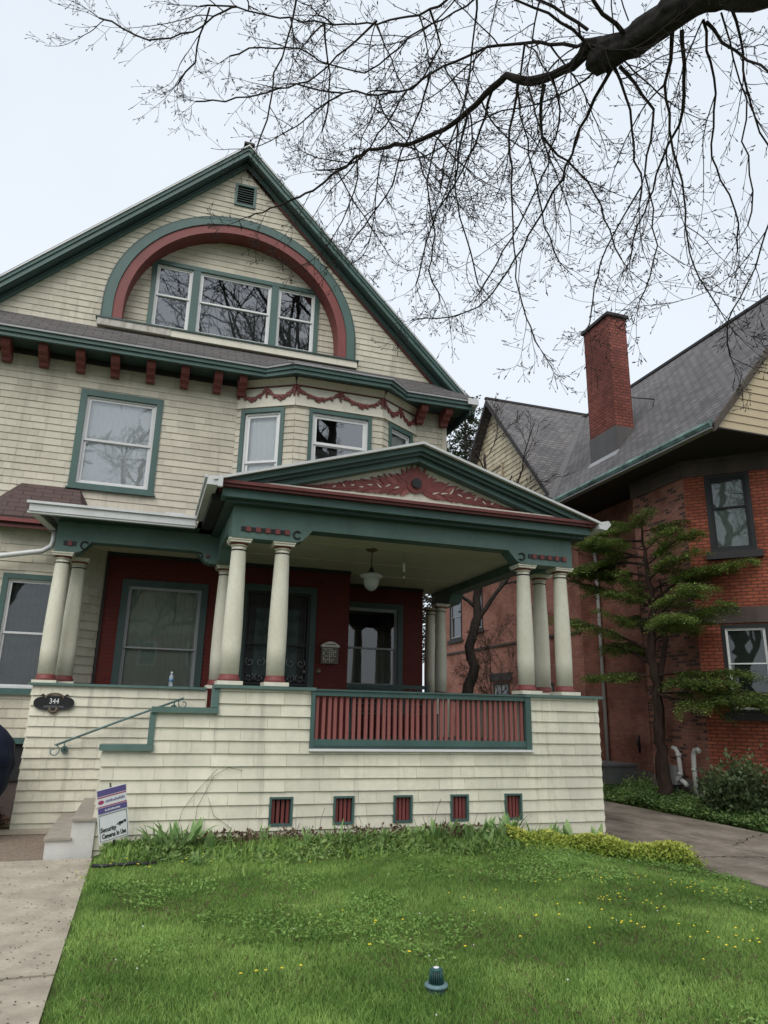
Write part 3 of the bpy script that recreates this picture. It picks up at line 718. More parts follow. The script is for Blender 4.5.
# railing
q = MB(); q.box(2.19, 5.31, 9.53, 9.63, 1.80, 1.862, 'green'); q.box(2.19, 5.31, 9.51, 9.65, 1.863, 1.885, 'green'); q.box(2.19, 5.31, 9.53, 9.63, 1.165, 1.245, 'green')
q.box(2.135, 2.188, 9.52, 9.66, 1.12, 1.859, 'green'); q.box(5.312, 5.40, 9.52, 9.66, 1.12, 1.859, 'green'); q.box(2.16, 5.36, 9.535, 9.60, 1.13, 1.164, 'green_dark')
q.box(2.13, 5.42, 9.50, 9.7, 1.098, 1.128, 'white')
rail = sub(q, 'railing', house, 'green rail with dark red balusters')
nb = 37; b0 = None
for i in range(nb):
    x = 2.19 + 3.12 * (i + .5) / nb
    if b0 is None:
        q = MB(); q.box(-.021, .021, -.02, .02, 1.235, 1.81, 'baluster_red'); b0 = q.build('baluster', rail); b = b0
    else: b = b0.copy(); COL.objects.link(b)
    b.location = (x, 9.59, 0); b.rotation_euler = (0, rnd.uniform(-.006, .006), rnd.uniform(-.05, .05))
# stairs (behind the cheek wall) with the pale concrete block at their foot
q = MB()
q.box(-.87, -.36, 9.50, 11.5, -.14, .125, 'concrete_pale'); q.box(-.61, -.36, 9.501, 11.49, .126, .325, 'concrete_pale')
q.box(-.89, -.60, 9.47, 11.52, .127, .152, 'tread'); q.box(-.62, -.36, 9.47, 11.52, .327, .352, 'tread')
q.box(-.60, -.595, 9.4, 11.5, .13, .15, 'tread')
for i in range(4):
    x = -.35 + i * .30; z = .35 + (i + 1) * .16; q.box(x, .95, 9.80, 11.54, z - .16, z - .001, 'green_dark')
q.box(-.355, .95, 9.80, 11.54, -.1, .349, 'soffit_dark')
sub(q, 'steps', house, 'pale concrete steps with brown treads')

# first storey front walls under the porch
FP = Fr(0, 13.0, 1, 0)
WL = (-.52, .93, 1.45, 3.74); DR = (1.52, 2.92, DECK, 3.82)
def wall_panel(mb, F, u0, u1, z0, z1, holes, mat):
    us = sorted({u0, u1, *[h[0] for h in holes], *[h[1] for h in holes]}); zs = sorted({z0, z1, *[h[2] for h in holes], *[h[3] for h in holes]})
    for a, b in zip(us[:-1], us[1:]):
        for c, d in zip(zs[:-1], zs[1:]):
            if any(h[0] <= (a + b) / 2 <= h[1] and h[2] <= (c + d) / 2 <= h[3] for h in holes): continue
            mb.add([F.p(a, 0, c), F.p(b, 0, c), F.p(b, 0, d), F.p(a, 0, d)], [(0, 1, 2, 3)], mat)
mb = MB()
wall_panel(mb, FP, -.79, 3.56, DECK, 4.2, [(WL[0] + .04, WL[1] - .04, WL[2] + .04, WL[3] - .04), (DR[0] + .04, DR[1] - .04, DECK, DR[3] - .04)], 'porch_brick')
FQ = Fr(3.56, 13.0, 0, 1); wall_panel(mb, FQ, 0, 1.3, DECK, 4.2, [], 'porch_brick')
FT = Fr(0, 14.3, 1, 0); WR = (3.66, 5.10, 2.02, 3.82)
wall_panel(mb, FT, 3.56, 5.56, DECK, 4.2, [(WR[0] + .04, WR[1] - .04, WR[2] + .04, WR[3] - .04)], 'porch_brick')
FU = Fr(5.56, 14.3, 0, 1); wall_panel(mb, FU, 0, 8, -.1, 4.3, [], 'porch_brick')
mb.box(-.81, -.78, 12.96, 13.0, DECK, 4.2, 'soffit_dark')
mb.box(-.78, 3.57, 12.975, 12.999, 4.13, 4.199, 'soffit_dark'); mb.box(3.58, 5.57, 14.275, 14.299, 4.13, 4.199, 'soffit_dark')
sub(mb, 'brick_wall', house, 'dark red painted brick wall under the porch')
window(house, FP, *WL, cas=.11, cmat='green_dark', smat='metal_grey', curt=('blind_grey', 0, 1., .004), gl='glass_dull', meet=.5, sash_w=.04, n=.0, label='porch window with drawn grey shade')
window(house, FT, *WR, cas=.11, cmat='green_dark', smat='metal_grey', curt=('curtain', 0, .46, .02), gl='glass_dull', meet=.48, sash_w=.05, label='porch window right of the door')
# front door: frame, dark door, iron storm door with scrolls
q = MB(); fbox(q, FP, DR[0], DR[0] + .11, 0, .03, DECK, DR[3], 'green_dark'); fbox(q, FP, DR[1] - .11, DR[1], 0, .03, DECK, DR[3], 'green_dark'); fbox(q, FP, DR[0] + .11, DR[1] - .11, 0, .03, DR[3] - .12, DR[3], 'green_dark')
door = sub(q, 'front_door', house, 'dark door behind an ornate black iron storm door')
q = MB(); fbox(q, FP, DR[0] + .11, DR[1] - .11, -.14, -.10, DECK, DR[3] - .12, 'black_paint'); fbox(q, FP, DR[0] + .3, DR[1] - .3, -.099, -.09, 2.2, 3.4, 'green_dark'); o = q.build('door_leaf', door)
q = MB(); a, b = DR[0] + .11, DR[1] - .11; ztop = DR[3] - .12
for u in (a + .02, (a + b) / 2, b - .02): fbox(q, FP, u - .02, u + .02, -.03, 0, DECK + .01, ztop, 'iron')
for z in (DECK + .03, 2.05, 2.12, 2.75, ztop - .03): fbox(q, FP, a, b, -.028, -.004, z - .015, z + .015, 'iron')
for i in range(13):
    u = a + .08 + (b - a - .16) * i / 12
    if i % 3 == 0: fbox(q, FP, u - .006, u + .006, -.02, -.008, DECK + .05, ztop - .05, 'iron')
for row in range(9):
    for cc in range(6):
        u = a + .13 + (b - a - .26) * cc / 5; z = DECK + .2 + row * .27; s_ = 1 if (row + cc) % 2 else -1
        pts = [FP.p(u + s_ * rr * math.cos(t), -.014, z + rr * math.sin(t)) for t, rr in [(i * .55, .015 + i * .0055) for i in range(14)]]
        q.tube(pts, .006, 'metal_grey' if row < 5 else 'iron', 4)
o = q.build('storm_door', door)
q = MB(); q.lathe([(.02, 0), (.03, .01), (.03, .03), (.012, .04)], (0, 0, 0), 'bronze', 12); o = q.build('door_handle', door); o.location = FP.p(b - .07, .0, 2.28); o.rotation_euler = (R(90), 0, 0)
# left bay of the ground floor
LB = [(-2.93, 13.0), (-2.40, 12.5), (-1.36, 12.5), (-.83, 13.0)]
mb = MB(); LW = (.11, .95, 1.78, 3.62)
for i in range(3):
    (x0, y0), (x1, y1) = LB[i], LB[i + 1]; F = Fr(x0, y0, x1 - x0, y1 - y0); L = math.hypot(x1 - x0, y1 - y0)
    siding(mb, F, 1.12, 4.5, lambda z, L=L: [(0, L)], holes=[(LW[0] + .04, LW[1] - .04, LW[2] + .04, LW[3] - .04)] if i == 1 else [], exp=.142, w=(.15, .35), seed=50 + i)
siding(mb, FM, 1.12, 4.2, lambda z: [(-3.75, -2.93)], exp=.142, w=(.15, .35), seed=56)
sub(mb, 'side_bay', house, 'small projecting bay left of the porch')
window(house, Fr(-2.40, 12.5, 1, 0), *LW, cas=.08, smat='metal_white', curt=('curtain_lace', 0, 1., .012), gl='glass_dull', meet=.50, sash_w=.045, label='window with lace curtain left of the porch')
EB = [(-3.2, 13.0), (-2.50, 12.18), (-1.22, 12.18), (-.95, 13.0)]; TB = [(-2.34, 13.0), (-2.34, 12.99), (-1.41, 12.99), (-1.41, 13.0)]
mb = MB()
for i in range(3):
    a, b, c, d = EB[i], EB[i + 1], TB[i + 1], TB[i]
    mb.box8([(*a, 4.46), (*b, 4.46), (*c, 5.24), (*d, 5.24), (*a, 4.49), (*b, 4.49), (*c, 5.27), (*d, 5.27)], 'brown_shingle')
sub(mb, 'bay_roof', house, 'brown hipped roof of the small bay')
mb = MB()
for i in range(3):
    a, b = EB[i], EB[i + 1]; F = Fr(a[0], a[1], b[0] - a[0], b[1] - a[1]); L = math.hypot(b[0] - a[0], b[1] - a[1])
    fbox(mb, F, 0, L, -.05, 0, 4.40, 4.459, 'red'); fbox(mb, F, .02, L - .02, -.09, -.051, 4.32, 4.42, 'red_dark')
mb.add([(-3.2, 13, 4.38), (-2.5, 12.2, 4.38), (-1.22, 12.2, 4.38), (-.95, 13, 4.38)], [(0, 1, 2, 3)], 'soffit_dark')
sub(mb, 'bay_fascia', house, 'dark red fascia of the small bay')
mb = MB(); mb.box(-3.70, -1.52, 12.56, 13.2, -.3, 1.10, 'stone'); mb.box(-2.3, -1.45, 12.46, 12.55, 1.03, 1.115, 'green'); mb.box(-2.25, -1.5, 12.52, 12.555, .5, 1.02, 'room_dark')
mb.box(-3.7, 5.5, 13.1, 23, -.4, 1.1, 'stone')
sub(mb, 'foundation', house)
# ------------------------------------------------------------------ small things at the porch
t = thing('porch_lamp', 'pendant lamp with bell-shaped milk glass shade hanging under the porch ceiling', 'lamp', (3.37, 11.0, 4.2))
q = MB(); q.lathe([(.11, -.002), (.10, -.02), (.05, -.04), (.02, -.05)], (0, 0, 0), 'bronze', 20); q.build('ceiling_rose', t)
q = MB(); q.tube([(0, 0, -.04), (0, 0, -.34)], .009, 'iron', 8); q.build('stem', t)
q = MB(); q.lathe([(.015, -.30), (.03, -.32), (.04, -.35), (.075, -.39), (.09, -.40)], (0, 0, 0), 'iron', 20); q.build('fitter', t)
q = MB(); q.lathe([(.09, -.40), (.15, -.42), (.185, -.445), (.18, -.475), (.13, -.50), (.125, -.55), (.115, -.61), (.08, -.66), (.035, -.69), (.01, -.70)], (0, 0, 0), 'lamp_glass', 28); q.build('shade', t)
t = thing('wind_chime', 'small white hanging tube ornament with a bead, right of the pendant lamp', 'ornament', (3.9, 10.9, 4.2))
q = MB(); q.tube([(0, 0, 0), (0, 0, -.56)], .003, 'iron', 4); q.build('cord', t)
q = MB(); q.lathe([(.012, -.36), (.022, -.35), (.022, -.22), (.012, -.20)], (0, 0, 0), 'white', 12); q.build('tube', t)
q = MB(); q.lathe([(.005, -.47), (.02, -.455), (.02, -.445), (.005, -.43)], (0, 0, 0), 'white', 12); q.build('bead', t)
q = MB(); q.box(-.165, .165, -.09, 0, 0, .34, 'curtain'); 
t = thing('mailbox', 'pale ornate wall mailbox with arched lid on the dark red brick beside the door', 'mailbox', (3.20, 12.998, 2.44))
q = MB(); q.box(-.155, .155, -.10, 0, 0, .30, 'stone_light')
for i in range(8):
    for j in range(7):
        if random.Random(i * 9 + j).random() < .6: q.lathe([(.014, 0), (.008, .006)], (0, 0, 0), 'stone_light', 5) if 0 else q.box(-.13 + j * .037, -.112 + j * .037, -.108, -.099, .03 + i * .032, .05 + i * .032, 'cream_trim')
q.build('box', t)
q = MB(); q.prism([(-.17, -.12, .30)] + [(-.17 + .34 * k / 12, -.12, .33 + .07 * math.sin(math.pi * k / 12)) for k in range(13)] + [(.17, -.12, .30)], (0, .12, 0), 'cream_trim'); q.box(-.10, .10, -.125, -.12, .335, .35, 'stone'); q.build('lid', t)
t = tag(MB().lathe([(.045, 0), (.05, .01), (.03, .016), (.028, .03), (.01, .032)], (0, 0, 0), 'bronze', 20).build('doorbell'), 'round brass doorbell on the brick below the mailbox', 'doorbell'); t.location = (3.02, 12.998, 2.30); t.rotation_euler = (R(90), 0, 0)
# bench of green lattice under the right porch window
t = thing('porch_bench', 'dark green lattice-back bench behind the porch railing', 'bench', (4.45, 13.4, DECK))
q = MB()
for i in range(12): q.box(-.85 + i * .15, -.82 + i * .15, -.02, 0, .45, .92, 'green_dark')
for i in range(5): q.box(-.87, .87, -.035, -.021, .5 + i * .10, .525 + i * .10, 'green_dark')
q.box(-.9, .9, -.04, .01, .92, .97, 'green_dark'); q.build('backrest', t)
q = MB(); 
for i in range(5): q.box(-.9, .9, -.55 + i * .105, -.47 + i * .105, .42, .44, 'green_dark')
q.build('seat', t)
for x in (-.88, .82):
    for y in (-.52, -.06): q = MB(); q.box(x, x + .06, y, y + .06, 0, .42 if y < -.2 else .95, 'green_dark'); q.build('leg', t)
# bottle
t = thing('water_bottle', 'clear plastic water bottle standing on the green wall cap under the porch window', 'bottle', (.40, 11.68, 1.916))
q = MB(); q.lathe([(.028, 0), (.032, .01), (.031, .08), (.034, .12), (.031, .15), (.014, .19), (.013, .205)], (0, 0, 0), 'bottle', 18); q.build('body', t)
q = MB(); q.lathe([(.0335, .075), (.0335, .12)], (0, 0, 0), 'label_blue', 18); q.build('label', t)
q = MB(); q.lathe([(.016, .2), (.016, .22)], (0, 0, 0), 'white', 12); q.build('cap', t)
# number plaque
def text_mesh(body, size, mat, parent, name='lettering', extrude=.002, bold=0, sx=1.):
    cu = bpy.data.curves.new(name, 'FONT'); cu.body = body; cu.size = size; cu.extrude = extrude; cu.offset = bold; cu.align_x = 'CENTER'; cu.align_y = 'CENTER'; cu.resolution_u = 3
    tmp = bpy.data.objects.new(name, cu); COL.objects.link(tmp)
    dg = bpy.context.evaluated_depsgraph_get(); me = bpy.data.meshes.new_from_object(tmp.evaluated_get(dg))
    bpy.data.objects.remove(tmp); me.materials.clear(); me.materials.append(MATS[mat])
    o = bpy.data.objects.new(name, me); COL.objects.link(o); o.parent = parent; o.rotation_euler = (R(90), 0, 0); o.scale = (sx, 1, 1)
    return o
t = thing('house_number_plaque', 'oval black plaque reading 344 with ornate bronze edge on the cream wall', 'plaque', (-1.19, 11.535, 1.635))
q = MB(); P = []
def oval(a, b, n=40, p=2.6): return [(a * abs(math.cos(x)) ** (2 / p) * math.copysign(1, math.cos(x)), b * abs(math.sin(x)) ** (2 / p) * math.copysign(1, math.sin(x))) for x in [2 * math.pi * i / n for i in range(n)]]
q.prism([(x, 0, z) for x, z in oval(.262, .092)], (0, -.018, 0), 'black_paint'); q.build('plate', t)
q = MB(); ov = oval(.262, .092); q.tube([(x, -.018, z) for x, z in ov + [ov[0]]], .008, 'iron', 6)
for i in range(15):
    a = math.pi * i / 14; q.tube([(.125 * math.cos(a), -.015, .075 + .065 * math.sin(a)), (.105 * math.cos(a), -.022, .07 + .05 * math.sin(a))], [.017, .012], 'bronze', 6)
for s in (-1, 1): q.tube([(s * .13, -.015, .09), (s * .16, -.015, .118), (s * .19, -.015, .10)], [.012, .014, .006], 'iron', 6)
for i in range(9):
    a = math.pi * (1 + i / 8); q.tube([(.066 * math.cos(a), -.015, -.085 + .06 * math.sin(a)), (.03 * math.cos(a), -.02, -.08 + .03 * math.sin(a))], [.015, .016], 'bronze', 6)
q.build('ornament', t)
o = text_mesh('344', .105, 'sign_white', t, sx=.85); o.location = (0, -.021, .022)
o = text_mesh('LINWOOD AVE', .038, 'meter_grey', t); o.location = (0, -.021, -.052)
# handrail on the far stair wall
t = thing('handrail', 'thin green metal handrail with scrolled ends sloping up the far stair wall', 'handrail', (-.2, 11.47, 1.1))
def HP(x, z, y=11.44): return (x + .2, y - 11.47, z - 1.1)
q = MB(); q.tube([HP(-1.08, 1.065), HP(-.3, 1.39), HP(.60, 1.745)], .016, 'rail_green', 8); q.build('rail', t)
for cx, cz, s in ((-1.10, .985, 1), (.60, 1.665, -1)):
    q = MB(); q.tube([HP(cx + .085 * (1 - i * .028) * math.sin(s * R(15 * i)), cz + .085 * (1 - i * .028) * math.cos(R(15 * i))) for i in range(27)], .008, 'rail_green', 6); q.build('scroll', t)
for x, z in ((-.97, 1.0), (.47, 1.60)):
    q = MB(); q.tube([HP(x, z + .09), HP(x, z + .02), HP(x, z, 11.54)], .012, 'rail_green', 6); q.tube([HP(x, z, 11.535), HP(x, z, 11.52)], .05, 'rail_green', 14); q.build('bracket', t)
# security sign
t = thing('security_sign', 'small security cameras notice on a black stake in front of the porch wall', 'sign', (-.10, 9.20, 0))
t.rotation_euler = (0, R(-11), R(26)); t.scale = (1.12, 1, 1.0)
q = MB(); q.tube([(0, .012, -.15), (0, .012, .78)], .010, 'iron', 8); q.build('stake', t)
q = MB(); q.box(-.155, .155, -.006, .003, .17, .50, 'sign_white'); q.build('lower_panel', t)
q = MB(); q.box(-.15, .15, -.012, -.0065, .47, .735, 'sign_white')
for z0, z1, m_ in ((.665, .73, 'sign_purple'), (.645, .658, 'sign_red'), (.545, .556, 'sign_red'), (.478, .54, 'sign_purple')): q.box(-.149, .149, -.014, -.0125, z0, z1, m_)
q.prism([(-.115 + .03 * math.cos(i * .5236), -.0125, .60 + .022 * math.sin(i * .5236)) for i in range(12)], (0, -.0015, 0), 'sign_red')
rg = random.Random(3)
for i in range(14): q.box(-.07 + i * .0145, -.07 + i * .0145 + .009, -.014, -.0125, .588, .588 + rg.uniform(.018, .032), 'sign_purple')
for i in range(11): q.box(-.08 + i * .0145, -.08 + i * .0145 + .008, -.0155, -.0142, .497, .497 + rg.uniform(.014, .024), 'sign_white')
q.build('upper_panel', t)
q = MB()
for a, b, c, d in ((-.143, .143, .455, .459), (-.143, .143, .182, .186), (-.143, -.139, .186, .455), (.139, .143, .186, .455)): q.box(a, b, -.0085, -.0065, c, d, 'sign_black')
q.box(.055, .10, -.0085, -.0065, .315, .345, 'sign_black'); q.box(.104, .13, -.0085, -.0065, .325, .352, 'sign_black'); q.prism([(.03, -.0065, .322), (.05, -.0065, .312), (.05, -.0065, .342)], (0, -.002, 0), 'sign_black'); q.box(.06, .07, -.0085, -.0065, .30, .315, 'sign_black')
q.build('border', t)
o = text_mesh('Security', .068, 'sign_black', t, bold=.0015, sx=.72); o.location = (-.055, -.009, .300)
o = text_mesh('Cameras In Use', .068, 'sign_black', t, bold=.0015, sx=.56); o.location = (0, -.009, .232)
# drain cap in the lawn
t = thing('drain_cap', 'dark green slotted drain cap with a pale round rim in the grass', 'drain cap', (1.845, 4.49, .015)); t.scale = (.72, .72, .8)
q = MB(); q.lathe([(.095, .025), (.098, .035), (.094, .045), (.06, .047)], (0, 0, 0), 'drain_rim', 28); q.lathe([(.07, -.05), (.075, .024)], (0, 0, 0), 'drain_green', 28); q.build('rim', t)
q = MB(); q.lathe([(.045, .046), (.043, .12), (.030, .128)], (0, 0, 0), 'iron', 24)
for i in range(20):
    a = 2 * math.pi * i / 20; c, s = math.cos(a), math.sin(a)
    q.tube([(.060 * c, .060 * s, .046), (.050 * c, .050 * s, .137)], .0048, 'drain_green', 5)
q.lathe([(.049, .132), (.052, .140), (.046, .147), (.02, .148)], (0, 0, 0), 'drain_green', 24); q.build('grate', t)
q = MB(); q.lathe([(.026, .1485), (.024, .154), (.01, .156)], (0, 0, 0), 'white', 10); q.build('top_tag', t)
# navy covered thing at the left edge: cloth draped over a rounded grill
def drape(name, c, rx, ry, h, label):
    t = thing(name, label, 'grill', c); vs = []; n, m_ = 80, 34
    prof = [(0, 1.0), (.25, .995), (.55, .96), (.8, .89), (.95, .80), (1.0, .70), (1.0, .60), (.95, .50), (.86, .40), (.76, .31), (.72, .28)]
    for j in range(m_ + 1):
        f_ = j / m_ * (len(prof) - 1); k0 = min(int(f_), len(prof) - 2); u = f_ - k0
        k = prof[k0][0] * (1 - u) + prof[k0 + 1][0] * u; z = h * (prof[k0][1] * (1 - u) + prof[k0 + 1][1] * u)
        for i in range(n):
            a = 2 * math.pi * i / n; t_ = j / m_
            fold = .055 * t_ * abs(math.sin(a * 6 + 1.3 * math.sin(a * 2) + z * 1.5)) ** .6 + .02 * math.sin(a * 19 + z * 9) * t_ + .02 * math.sin(z * 22 + a * 3)
            f = .96 + fold
            vs.append((rx * k * f * math.cos(a), ry * k * f * math.sin(a), z + .012 * math.sin(a * 6 + 4) * t_))
    q = MB(); q.add(vs, [(j * n + i, (j + 1) * n + i, (j + 1) * n + (i + 1) % n, j * n + (i + 1) % n) for j in range(m_) for i in range(n)], 'navy', smooth=True)
    q.build('cover', t)
    q = MB(); q.tube([(rx * .99 * math.cos(2 * math.pi * i / 40), ry * .99 * math.sin(2 * math.pi * i / 40), h * .62 + .01 * math.sin(i)) for i in range(41)], .008, 'navy', 5); q.build('drawstring', t)
    for a in (R(50), R(170), R(290)): q = MB(); q.tube([(.2 * math.cos(a), .2 * math.sin(a), h * .45), (.34 * math.cos(a), .34 * math.sin(a), 0)], .015, 'iron', 8); q.build('leg', t)
    return t
drape('covered_grill', (-2.10, 10.9, -.07), .60, .50, 1.50, 'round grill under a dark navy cloth cover beside the far stair wall')
tag(MB().tube([(-.30, 8.42, .045), (-.18, 8.36, .05), (-.08, 8.42, .05), (.0, 8.38, .05), (.1, 8.44, .05), (.2, 8.42, .045), (.32, 8.47, .04)], .018, 'iron', 7).build('garden_hose'), 'short length of black hose lying in the grass before the sign', 'hose')

# ------------------------------------------------------------------ neighbour's brick house
nb_ = thing('brick_house', 'orange brick house with slate roof, tall chimney and green copper gutter across the driveway', 'house', (13.5, 16.0, 0))
GZ = 7.1
s2 = math.sqrt(.5)
F1 = Fr(10.8, 13.82, 0, -1)                       # bay side facing the driveway
F2 = Fr(10.8, 12.07, 1, -1)                       # its canted face
F3 = Fr(10.8 + 2.4 * s2, 12.07 - 2.4 * s2, 1, 0)
NW1 = (.42, 1.29, 4.98, 6.68); NW2 = (.44, 1.32, 1.74, 3.47)
mb = MB(); wall_panel(mb, F1, 0, 1.75, -.2, GZ, [], 'old_brick'); sub(mb, 'wall', nb_, 'old mottled brick side of the two-storey bay')
mb = MB(); wall_panel(mb, F2, 0, 2.4, -.2, GZ, [tuple(v + d for v, d in zip(NW1, (.04, -.04, .04, -.04))), tuple(v + d for v, d in zip(NW2, (.04, -.04, .04, -.04)))], 'orange_brick')
wall_panel(mb, F3, 0, 6, -.2, GZ, [], 'orange_brick'); sub(mb, 'wall', nb_, 'bright orange brick canted face')
mb = MB()
FX = Fr(11.5, 16.4, 0, -1); wall_panel(mb, FX, 0, 2.58, -.2, GZ, [], 'rear_brick')
FY = Fr(10.8, 13.83, 1, 0); mb.box(10.8, 11.5, 13.8, 13.83, -.2, GZ, 'rear_brick')
RWN = [(25.24 - 24.68, 0, 0, 0)]
FC = Fr(10.9, 26.0, 0, -1)                        # rear wing facing the driveway
rw = [(26.0 - 25.15, 26.0 - 24.05, 4.28, 5.95), (26.0 - 22.85, 26.0 - 22.3, 4.45, 5.85), (26.0 - 21.6, 26.0 - 20.5, 1.1, 2.6), (26 - 18.9, 26 - 17.9, .9, 2.5)]
wall_panel(mb, FC, 0, 9.6, -.2, GZ, [(a + .04, b - .04, c + .04, d - .04) for a, b, c, d in rw], 'rear_brick'); mb.box(10.9, 11.5, 16.38, 16.4, -.2, GZ, 'rear_brick')
mb.box(10.92, 18, 25.98, 26.0, -.2, GZ, 'rear_brick')
sub(mb, 'rear_wall', nb_, 'faded brick wall further back along the driveway')
for i, r_ in enumerate(rw): window(nb_, FC, *r_, cas=.07, cmat='sill_dark', smat='metal_grey' if i < 2 else 'sash_white', curt=None, gl='glass_dull', proud=.02)
mb = MB()
for F, L, a in ((F1, 1.75, 0), (F2, 2.4, 0), (F3, 6, 0)):
    fbox(mb, F, -.02, L + .03, .0, .035, 6.69, GZ - .12, 'stone'); fbox(mb, F, -.02, L + .04, .0, .06, GZ - .119, GZ, 'stone'); fbox(mb, F, -.02, L + .03, 0, .035, 3.50, 3.82, 'stone')
    fbox(mb, F, -.01, L + .02, 0, .05, -.2, .42, 'stone_light')
fbox(mb, FX, 0, 2.58, 0, .05, -.2, .42, 'stone_light'); fbox(mb, FC, 0, 9.6, 0, .05, -.2, .42, 'stone_light')
fbox(mb, FC, 0, 9.6, 0, .04, 3.75, 3.82, 'stone'); fbox(mb, FC, 4.2, 5.7, 0.041, .06, 2.66, 2.9, 'sill_dark'); fbox(mb, FC, .7, 2.1, .041, .06, 4.15, 4.27, 'sill_dark'); fbox(mb, FC, 3.0, 3.85, .041, .09, 4.33, 4.44, 'sill_dark')
sub(mb, 'stone_band', nb_, 'dark brownstone bands')
for w_, c_ in ((NW1, 'sill_dark'), (NW2, 'sill_dark')):
    o = window(nb_, F2, *w_, cas=.075, cmat='black_paint', smat='black_paint' if w_ is NW1 else 'white', curt=('blind_grey', 0, .97, .004) if w_ is NW1 else ('curtain', 0, .97, .003), gl='glass_dull', meet=.58 if w_ is NW1 else .56, sash_w=.05 if w_ is NW1 else .035, sill=False, proud=.012, depth=.1, label='upper window with black frame' if w_ is NW1 else 'lower window with white sashes')
    mb = MB(); fbox(mb, F2, w_[0] - .1, w_[1] + .1, 0, .10, w_[2] - .15, w_[2] - .002, 'sill_dark'); q = mb.build('sill', None); q.parent = o
# roofs
TX = 1.186
def rz(x): return GZ + .05 + (x - 10.0) * TX
mb = MB(); RX = 14.0
mb.box8([(10.0, 10.2, rz(10) - .08), (RX, 10.2, rz(RX) - .08), (RX, 26, rz(RX) - .08), (10.0, 26, rz(10) - .08), (10.0, 10.2, rz(10)), (RX, 10.2, rz(RX)), (RX, 26, rz(RX)), (10.0, 26, rz(10))], 'slate')
mb.box8([(RX, 10.2, rz(RX) - .08), (18, 10.2, rz(10) - .08), (18, 26, rz(10) - .08), (RX, 26, rz(RX) - .08), (RX, 10.2, rz(RX)), (18, 10.2, rz(10)), (18, 26, rz(10)), (RX, 26, rz(RX))], 'slate')
mb.box(RX - .07, RX + .07, 10.2, 26, rz(RX) - .03, rz(RX) + .05, 'sill_dark')
CY, CZ, CH = 20.45, 12.15, 4.07     # cross gable: ridge line along x
cz0 = CZ - CH * 1.19
for s in (-1, 1):
    mb.box8([(10.25, CY, CZ - .08), (10.25, CY + s * CH, cz0 - .08), (16, CY + s * CH, cz0 - .08), (16, CY, CZ - .08), (10.25, CY, CZ), (10.25, CY + s * CH, cz0), (16, CY + s * CH, cz0), (16, CY, CZ)], 'slate')
mb.box(10.22, 16, CY - .06, CY + .06, CZ - .03, CZ + .04, 'sill_dark')
# lead valley between the two roofs
vx = [(10.12 + (14.0 - 10.12) * k / 10) for k in range(11)]
V_ = [Vector((x, CY - (CZ - rz(x)) / 1.19, rz(x) + .012)) for x in vx]
for a, b in zip(V_[:-1], V_[1:]):
    mb.add([a + Vector((0, -.16, .0)), b + Vector((0, -.16, .0)), b + Vector((0, .12, .15)), a + Vector((0, .12, .15))], [(0, 1, 2, 3)], 'flashing')
sub(mb, 'roof', nb_)
mb = MB(); mb.prism([(10.6, CY - CH + .12, cz0 + .05), (10.6, CY + CH - .12, cz0 + .05), (10.6, CY, CZ - .1)], (.1, 0, 0), 'tan_shingle')
FG = Fr(10.6, CY + CH, 0, -1)
siding(mb, FG, cz0 - .2, CZ - .1, lambda z: [(CH - (CZ - .1 - z) / 1.19, CH + (CZ - .1 - z) / 1.19)] if z < CZ - .15 else [], exp=.17, w=(.14, .4), th=.02, mat='tan_shingle', seed=77)
sub(mb, 'cross_gable', nb_, 'tan shingled gable facing the driveway')
window(nb_, FG, CH - .45, CH + .5, 8.1, 9.7, cas=.08, cmat='tan_siding', smat='sash_white', curt=None, gl='glass', n=.03)
mb = MB()
for s in (-1, 1):
    mb.box8([(10.23, CY + s * (CH + .02), cz0 - .22), (10.31, CY + s * (CH + .02), cz0 - .22), (10.31, CY, CZ - .24), (10.23, CY, CZ - .24), (10.23, CY + s * (CH + .02), cz0 - .03), (10.31, CY + s * (CH + .02), cz0 - .03), (10.31, CY, CZ - .05), (10.23, CY, CZ - .05)], 'sill_dark')
mb.box(10.12, 11.6, 10.22, 26, GZ - .03, GZ, 'soffit_dark'); mb.box(10.12, 18, 10.21, 12.6, GZ - .0305, GZ - .001, 'soffit_dark'); mb.box(10.11, 10.13, 10.2, 16.4, GZ - .06, GZ + .05, 'soffit_dark')
sub(mb, 'soffit', nb_, 'dark soffit under the overhanging eave')
mb = MB(); A = [(10.12, GZ - .02), (9.96, GZ + .0), (9.93, GZ + .07), (9.97, GZ + .14), (10.03, GZ + .13), (10.1, GZ + .04)]
mb.prism([(x, 10.24, z) for x, z in A], (0, 6.2, 0), 'copper'); mb.box(9.955, 10.13, 10.24, 16.42, GZ - .045, GZ - .021, 'metal_grey')
rg = random.Random(5)
for i in range(16): y = 10.3 + i * .37; mb.box(9.985, 10.10, y, y + .03, GZ + .13, GZ + .15, 'copper')
mb.tube([(10.02, 16.38, GZ), (10.1, 16.42, GZ - .15), (10.6, 16.2, 6.5), (11.33, 16.28, 6.1), (11.38, 16.28, 5.7), (11.38, 16.28, .45)], .048, 'metal_white', 10)
sub(mb, 'gutter', nb_, 'verdigris copper gutter and pale downspout')
